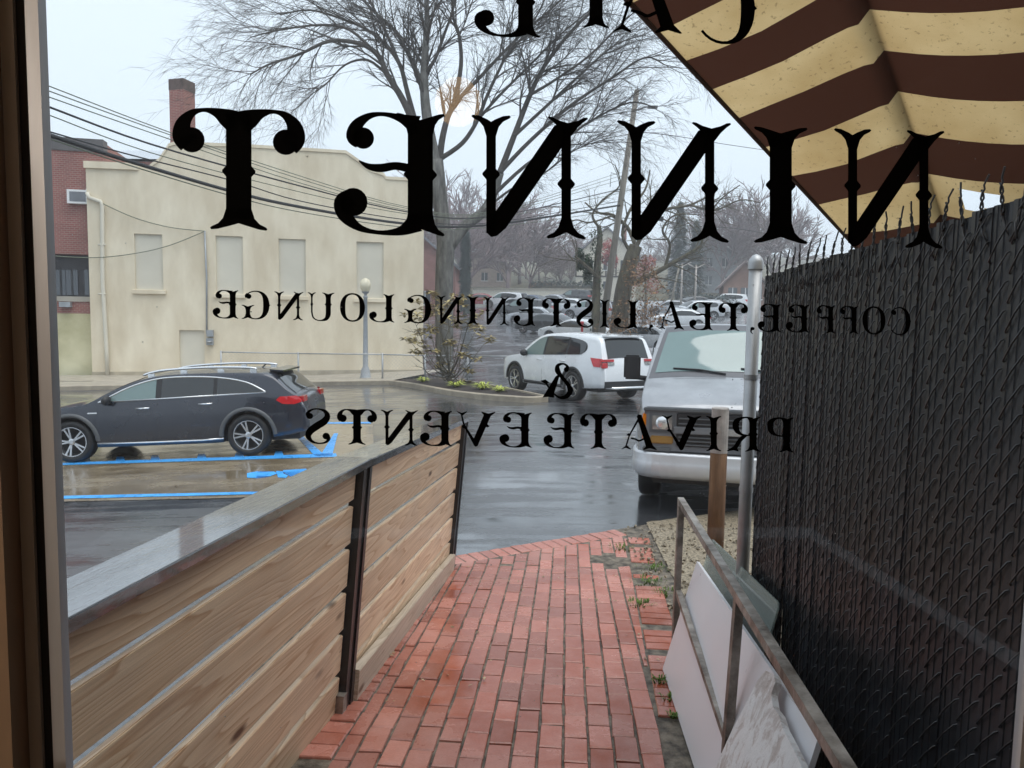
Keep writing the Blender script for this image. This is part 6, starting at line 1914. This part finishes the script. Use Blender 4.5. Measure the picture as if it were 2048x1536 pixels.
q = pole_pt(440); mb = MB(); mb.box(q + Vector((1.9, 0, .1)), (1.0, .2, .22)); mb.build('splice_case', M_CABLE, pole, world=True)
mb = MB(); mb.tube([q + Vector((0, 0, .1)), q + Vector((2.3, 0, .1))], .02, 5); mb.build('strand', M_CABLE, pole, world=True)
cab = [([(40, 150), (95, 171), (335, 263), (600, 352), (815, 414), (976, 424), (1240, 345)], .012, M_CABLE2, 'thin greenish overhead wire, topmost of the bundle'),
       ([(40, 160), (95, 181), (335, 268), (600, 358), (815, 417), (976, 427), (1240, 352)], .012, M_CABLE2, 'thin greenish overhead wire, second from the top'),
       ([(40, 172), (95, 193), (335, 277), (600, 366), (815, 421), (976, 430), (1240, 360)], .012, M_CABLE2, 'thin greenish overhead wire, third from the top'),
       ([(40, 194), (95, 213), (300, 288), (600, 372), (815, 424), (976, 434), (1242, 378)], .022, M_CABLE, 'black overhead cable just below the thin wires'),
       ([(40, 211), (95, 229), (300, 305), (600, 384), (815, 428), (976, 437), (1242, 386)], .012, M_CABLE2, 'thin overhead wire between the two black cables'),
       ([(40, 248), (97, 263), (250, 307), (460, 360), (600, 402), (815, 440), (976, 446), (1243, 402)], .016, M_CABLE, 'slim black overhead cable above the thick bundle'),
       ([(40, 254), (97, 270), (250, 320), (460, 382), (600, 414), (815, 448), (976, 450), (1243, 410)], .045, M_CABLE, 'thick black bundled overhead cable crossing the cream hall'),
       ([(40, 262), (97, 277), (250, 328), (460, 391), (600, 424), (815, 455), (976, 455), (1244, 420)], .014, M_CABLE2, 'lowest thin overhead wire crossing the cream hall')]
for pts_, r_, m_, lb_ in cab:
    sp_ = spline(pts_, 5)
    P_ = [at(x, y, 13 * math.exp(math.log(PY / 13) * (x - 40) / 1203)) for x, y in sp_]
    mb = MB(); mb.tube(P_, r_, 5)
    tag(mb.build('overhead_cable', m_, smooth=True), lb_, 'cable', 'overhead cables to the leaning pole')
for pts_, lb_ in (([(1262, 262), (1350, 272), (1460, 290), (1600, 310)], 'overhead wire leaving the pole towards the awning'), ([(1245, 400), (1330, 445), (1480, 458), (1640, 490)], 'low overhead wire leaving the pole above the slatted fence')):
    P_ = [at(x, y, PY + (x - 1262) * .05) for x, y in spline(pts_, 5)]
    mb = MB(); mb.tube(P_, .02, 5); tag(mb.build('overhead_cable', M_CABLE, smooth=True), lb_, 'cable', 'overhead cables to the leaning pole')

# ------------------------------------------------------------------ the hill behind: wall, houses, trees, light poles
def gat(px, y):
    p_ = at(px, 600, y); return Vector((p_.x, y, gz(p_.x, y)))
wl0, wl1 = gat(945, 96), gat(1215, 92)
rw = thing('pale_retaining_wall', 'long pale retaining wall at the top of the lot', 'wall', (wl0 + wl1) / 2)
zt1 = at(1080, 580, 94).z
mb = MB(); mb.hexa([wl0 + Vector((0, 0, -.3)), wl1 + Vector((0, 0, -.3)), wl1 + Vector((0, .4, -.3)), wl0 + Vector((0, .4, -.3))],
                   [Vector((wl0.x, wl0.y, zt1)), Vector((wl1.x, wl1.y, zt1)), Vector((wl1.x, wl1.y + .4, zt1)), Vector((wl0.x, wl0.y + .4, zt1))])
mb.build('wall', M_STUC2, rw, world=True, fix=True)
mb = MB(); mb.hexa([Vector((wl0.x, wl0.y - .1, zt1)), Vector((wl1.x, wl1.y - .1, zt1)), Vector((wl1.x, wl1.y + .5, zt1)), Vector((wl0.x, wl0.y + .5, zt1))], [Vector((wl0.x, wl0.y - .1, zt1 + .2)), Vector((wl1.x, wl1.y - .1, zt1 + .2)), Vector((wl1.x, wl1.y + .5, zt1 + .2)), Vector((wl0.x, wl0.y + .5, zt1 + .2))])
mb.build('coping', M_SIDE, rw, world=True, fix=True)

M_ROOFG = mat('grey slate roof', (0.20, 0.20, 0.22), 0.6, 0, .15, 1)
def house(name, label, px, y, w, d, hw, hr, wallm, roofm, timber=False, rot=0.0, zoff=0.0):
    g_ = gat(px, y); t = thing(name, label, 'house', g_, (0, 0, rot))
    mb = MB(); mb.box((0, 0, hw / 2 - .5), (w, d, hw + 1))
    mb.add([(-w / 2, -d / 2, hw), (w / 2, -d / 2, hw), (0, -d / 2, hw + hr)], [(0, 1, 2)]); mb.add([(-w / 2, d / 2, hw), (w / 2, d / 2, hw), (0, d / 2, hw + hr)], [(2, 1, 0)])
    mb.build('wall', wallm, t)
    mb = MB()
    for s in (-1, 1):
        mb.hexa([(s * (w / 2 + .5), -d / 2 - .4, hw - .35), (0, -d / 2 - .4, hw + hr), (0, d / 2 + .4, hw + hr), (s * (w / 2 + .5), d / 2 + .4, hw - .35)],
                [(s * (w / 2 + .5), -d / 2 - .4, hw - .10), (0, -d / 2 - .4, hw + hr + .25), (0, d / 2 + .4, hw + hr + .25), (s * (w / 2 + .5), d / 2 + .4, hw - .10)])
    rf = mb.build('roof', roofm, t, fix=True)
    mb = MB(); mb.box((w * .28, d * .1, hw + hr), (.7, .7, 2.0)); mb.build('chimney', M_BRICKW, rf)
    glm = simple('far window', (0.05, 0.06, 0.07), 0.1, spec=.8)
    for z in ([1.5, 4.3] if hw > 4.5 else [1.5]):
        for x in (-w * .28, w * .02, w * .30):
            mb = MB(); mb.box((x, -d / 2 - .03, z), (1.0, .06, 1.3)); wn_ = mb.build('window', glm, t)
            mb = MB(); mb.box((x, -d / 2 - .05, z), (.07, .06, 1.3)); mb.box((x, -d / 2 - .05, z - .68), (1.2, .1, .1)); mb.build('frame', M_WHITE, wn_)
    if timber:
        tm = mat('dark timber', (0.06, 0.05, 0.045), 0.7)
        for k in range(7):
            x = -w / 2 + w * k / 6
            mb = MB(); mb.box((x, -d / 2 - .045, hw * .5 + 1.4), (.18, .09, hw - 2.6)); mb.build('timber', tm, t)
        mb = MB(); mb.box((0, -d / 2 - .047, 2.8), (w, .1, .2)); mb.build('timber', tm, t)
    return t
house('timber_house', 'pale half-timbered house with grey roof behind the ivy tree', 1212, 104, 8.0, 8, 5.6, 3.6, M_STUC2, M_ROOFG, True, -.15)
house('brick_gable_house', 'small brown gabled brick house beyond the light poles', 1482, 88, 4.6, 7, 2.4, 2.6, mat('brown house brick', (0.22, 0.13, 0.10), .8), mat('brown shingle', (0.20, 0.15, 0.14), .8), False, -.2)
house('grey_hill_house', 'grey house with dark roof on the hill behind bare trees', 1400, 120, 9, 8, 5, 3.4, mat('grey siding', (0.30, 0.31, 0.33), .7), M_ROOFG)
house('low_tan_house', 'low tan house on the hill above the pale wall', 968, 125, 9, 7, 3, 2.4, mat('tan siding', (0.36, 0.28, 0.24), .7), M_ROOFG)
house('red_brick_house', 'dull red brick house glimpsed behind the elm trunk', 856, 75, 6, 7, 4.5, 2.6, M_BRICKW, M_ROOFG)

for px_, y_, tpy, lb_ in ((1362, 72, 527, 'T-shaped light pole standing next to the thin leaning pole'), (1390, 70, 530, 'T-shaped light pole farther from the thin leaning pole')):
    g_ = gat(px_, y_); h_ = at(px_, tpy, y_).z - g_.z
    t = thing('light_pole', lb_, 'street lamp', g_, group='parking lot light poles')
    mb = MB(); mb.tube([(0, 0, 0), (0, 0, h_)], [.11, .08], 8); mb.build('pole', M_POSTT, t, smooth=True)
    for s in (-1, 1):
        mb = MB(); mb.tube([(0, 0, h_ - .3), (s * .9, 0, h_ + .15)], .05, 6); a_ = mb.build('arm', M_POSTT, t)
        mb = MB(); mb.box((s * 1.15, 0, h_ + .18), (.6, .28, .14)); mb.build('lamp_head', M_GRYPL, t)
g_ = gat(1335, 66); t = thing('guy_pole', 'thin leaning tan pole beside the T-shaped light poles', 'pole', g_)
mb = MB(); tp_ = at(1358, 535, 66); mb.tube([(0, 0, 0), (tp_.x - g_.x, 0, tp_.z - g_.z)], .09, 8); mb.build('shaft', M_POLE, t, smooth=True)

# bare trees on the hill: a few kinds, each tree its own object
kinds = []
for k in range(4):
    rk = random.Random(40 + k)
    tr = MB(); cr_ = MB()
    Hk = 1.0
    tr.tube([(0, 0, -.04), (rk.gauss(0, .01), 0, .15), (rk.gauss(0, .02), rk.gauss(0, .02), .34)], [.022, .018, .014], 8)
    top = tr.v[-8].copy(); top = Vector((0, 0, .33))
    for j in range(7):
        a_ = rk.uniform(0, 6.28); d_ = Vector((math.cos(a_) * rk.uniform(.2, .75), math.sin(a_) * rk.uniform(.2, .75), 1))
        grow(cr_, Vector((0, 0, rk.uniform(.16, .34))), d_, rk.uniform(.45, .70), .011, 0, rk, 3, .55, .02, [6, 5, 4], 4, 4)
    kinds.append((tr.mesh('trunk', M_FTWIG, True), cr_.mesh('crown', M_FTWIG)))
rz = random.Random(77)
spots = []
for px_ in (845, 862, 915, 930, 948, 965, 985, 1002, 1020, 1038, 1056, 1075, 1095, 1118, 1160, 1300, 1335, 1360, 1405, 1425, 1445, 1470, 1490, 1515, 1545, 1580):
    spots.append((px_ + rz.uniform(-6, 6), rz.uniform(112, 150), rz.uniform(9, 14.5) if 1050 > px_ or px_ > 1380 else rz.uniform(5.5, 9)))
spots += [(1120, 108, 6.5), (1140, 116, 6), (1060, 104, 9), (935, 92, 12), (1015, 100, 11.5), (858, 100, 13)]
for i, (px_, y_, h_) in enumerate(spots):
    g_ = gat(px_, y_)
    zone = 0 if px_ < 1000 else 1 if px_ < 1200 else 2 if px_ < 1432 else 3
    t = thing('bare_hill_tree', ['bare grey-purple tree on the hill between the elm trunk and the pale wall', 'bare grey-purple tree on the hill above the long pale wall', 'bare grey-purple tree on the hill behind the T-shaped light poles', 'bare grey-purple tree on the hill behind the brick gable house'][zone],
              'tree', g_, (0, 0, rz.uniform(0, 6.28)), ['bare trees beside the elm', 'bare trees above the pale wall', 'bare trees behind the light poles', 'bare trees behind the gable house'][zone])
    t.scale = (h_ * rz.uniform(.9, 1.2),) * 2 + (h_,)
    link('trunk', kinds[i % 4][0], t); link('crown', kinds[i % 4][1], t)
# conifers and red-leaved trees
for px_, y_, h_, w_, lb_ in ((1355, 98, 13, 2.6, 'tall dark conifer behind the T-shaped light poles'), (930, 70, 8, .55, 'slim dark conifer close beside the elm trunk'), (1388, 106, 11, 2.4, 'shorter dark conifer beside the tall one')):
    g_ = gat(px_, y_); t = thing('conifer', lb_, 'tree', g_)
    mb = MB(); mb.tube([(0, 0, -.2), (0, 0, h_ * .95)], [.2, .03], 7); mb.build('trunk', M_BARK2, t)
    mb = MB()
    for k in range(2600):
        f = rz.random() ** .8; z = h_ * (.06 + .94 * f); rr_ = w_ * (1 - f) ** .8 * rz.uniform(.3, 1.05) * (.8 + .3 * math.sin(z * 4)) + .08
        a_ = rz.uniform(0, 6.28); c_ = Vector((math.cos(a_) * rr_, math.sin(a_) * rr_, z - rr_ * .25)); d_ = Vector((math.cos(a_), math.sin(a_), -.5)) * .42; s_ = Vector((-d_.y, d_.x, 0)) * .3
        mb.add([c_ - d_ * .5, c_ + s_, c_ + d_, c_ - s_], [(0, 1, 2, 3)])
    mb.build('crown', M_CONI, t)
for px_, py_, y_, r_, lb_ in ((1218, 500, 84, 1.5, 'red-leaved tree top behind the leaning pole'), (1292, 545, 88, 2.0, 'broad red-leaved tree behind the ivy tree limbs')):
    g_ = gat(px_, y_); c_ = at(px_, py_, y_) - g_
    t = thing('red_leaf_tree', lb_, 'tree', g_)
    mb = MB(); mb.tube([(0, 0, -.2), (c_.x, 0, c_.z * .6), (c_.x, 0, c_.z + .5)], [.16, .1, .03], 7)
    for k in range(8): grow(mb, Vector((c_.x, 0, c_.z * rz.uniform(.5, .9))), Vector((rz.gauss(0, 1), rz.gauss(0, 1), 1)), r_ * 1.2, .05, 1, rz, 2, .6, 0, [0, 3], 3, 4)
    mb.build('trunk', M_BARK2, t)
    mb = MB()
    for k in range(9):
        leaf_cloud(mb, 110, c_ + Vector((rz.gauss(0, r_ * .4), rz.gauss(0, r_ * .4), rz.gauss(0, r_ * .55))), (r_ * .5, r_ * .5, r_ * .45), .16, rz)
    mb.build('crown', M_RED, t)
# hedges
for px_, y_, w_, h_, lb_, m_ in ((1130, 99, 9, 1.6, 'clipped dark hedge above the pale wall', M_CONI), (1432, 84, 4.5, 1.7, 'rounded green hedge before the brick gable house', M_CONI), (1085, 104, 3.5, 1.5, 'orange autumn hedge above the pale wall', M_RUSTL)):
    g_ = gat(px_, y_); t = thing('hedge', lb_, 'hedge', g_); zb_ = (zt1 - g_.z) if y_ in (99, 104) else 0
    mb = MB()
    for k in range(1300):
        c_ = Vector((rz.uniform(-w_ / 2, w_ / 2), rz.uniform(-.6, .6), zb_ + h_ * rz.random() ** .7 * (1 - .25 * rz.random())))
        leaf_cloud(mb, 1, c_, (.1, .1, .1), .17, rz)
    mb.build('foliage', m_, t)
    mb = MB(); mb.box((0, 0, zb_ + h_ * .25 - .2), (w_ * .9, .7, h_ * .5 + .4)); mb.build('stems', M_BARK2, t)

# hillside behind the lot
sheet('hillside', [(-215, 101), (215, 101), (215, 318), (-215, 318)], mat('winter grass', (0.085, 0.085, 0.045), .9, 0, .4, .15, c2=(0.12, 0.10, 0.06)), 0.04, 3)

# ------------------------------------------------------------------ rain haze
hz = MB(); hz.box((0, 147, 16.5), (436, 340, 38))
hm = bpy.data.materials.new('rain haze'); hm.use_nodes = True
hn = hm.node_tree.nodes; hn.clear()
ho = hn.new('ShaderNodeOutputMaterial'); hv_n = hn.new('ShaderNodeVolumePrincipled')
hv_n.inputs['Color'].default_value = (0.90, 0.93, 0.97, 1); hv_n.inputs['Density'].default_value = 0.0022
hm.node_tree.links.new(hv_n.outputs[0], ho.inputs['Volume'])
ho_ = hz.build('haze', hm); tag(ho_, 'thin grey rain haze over the whole lot', 'haze', kind='stuff')
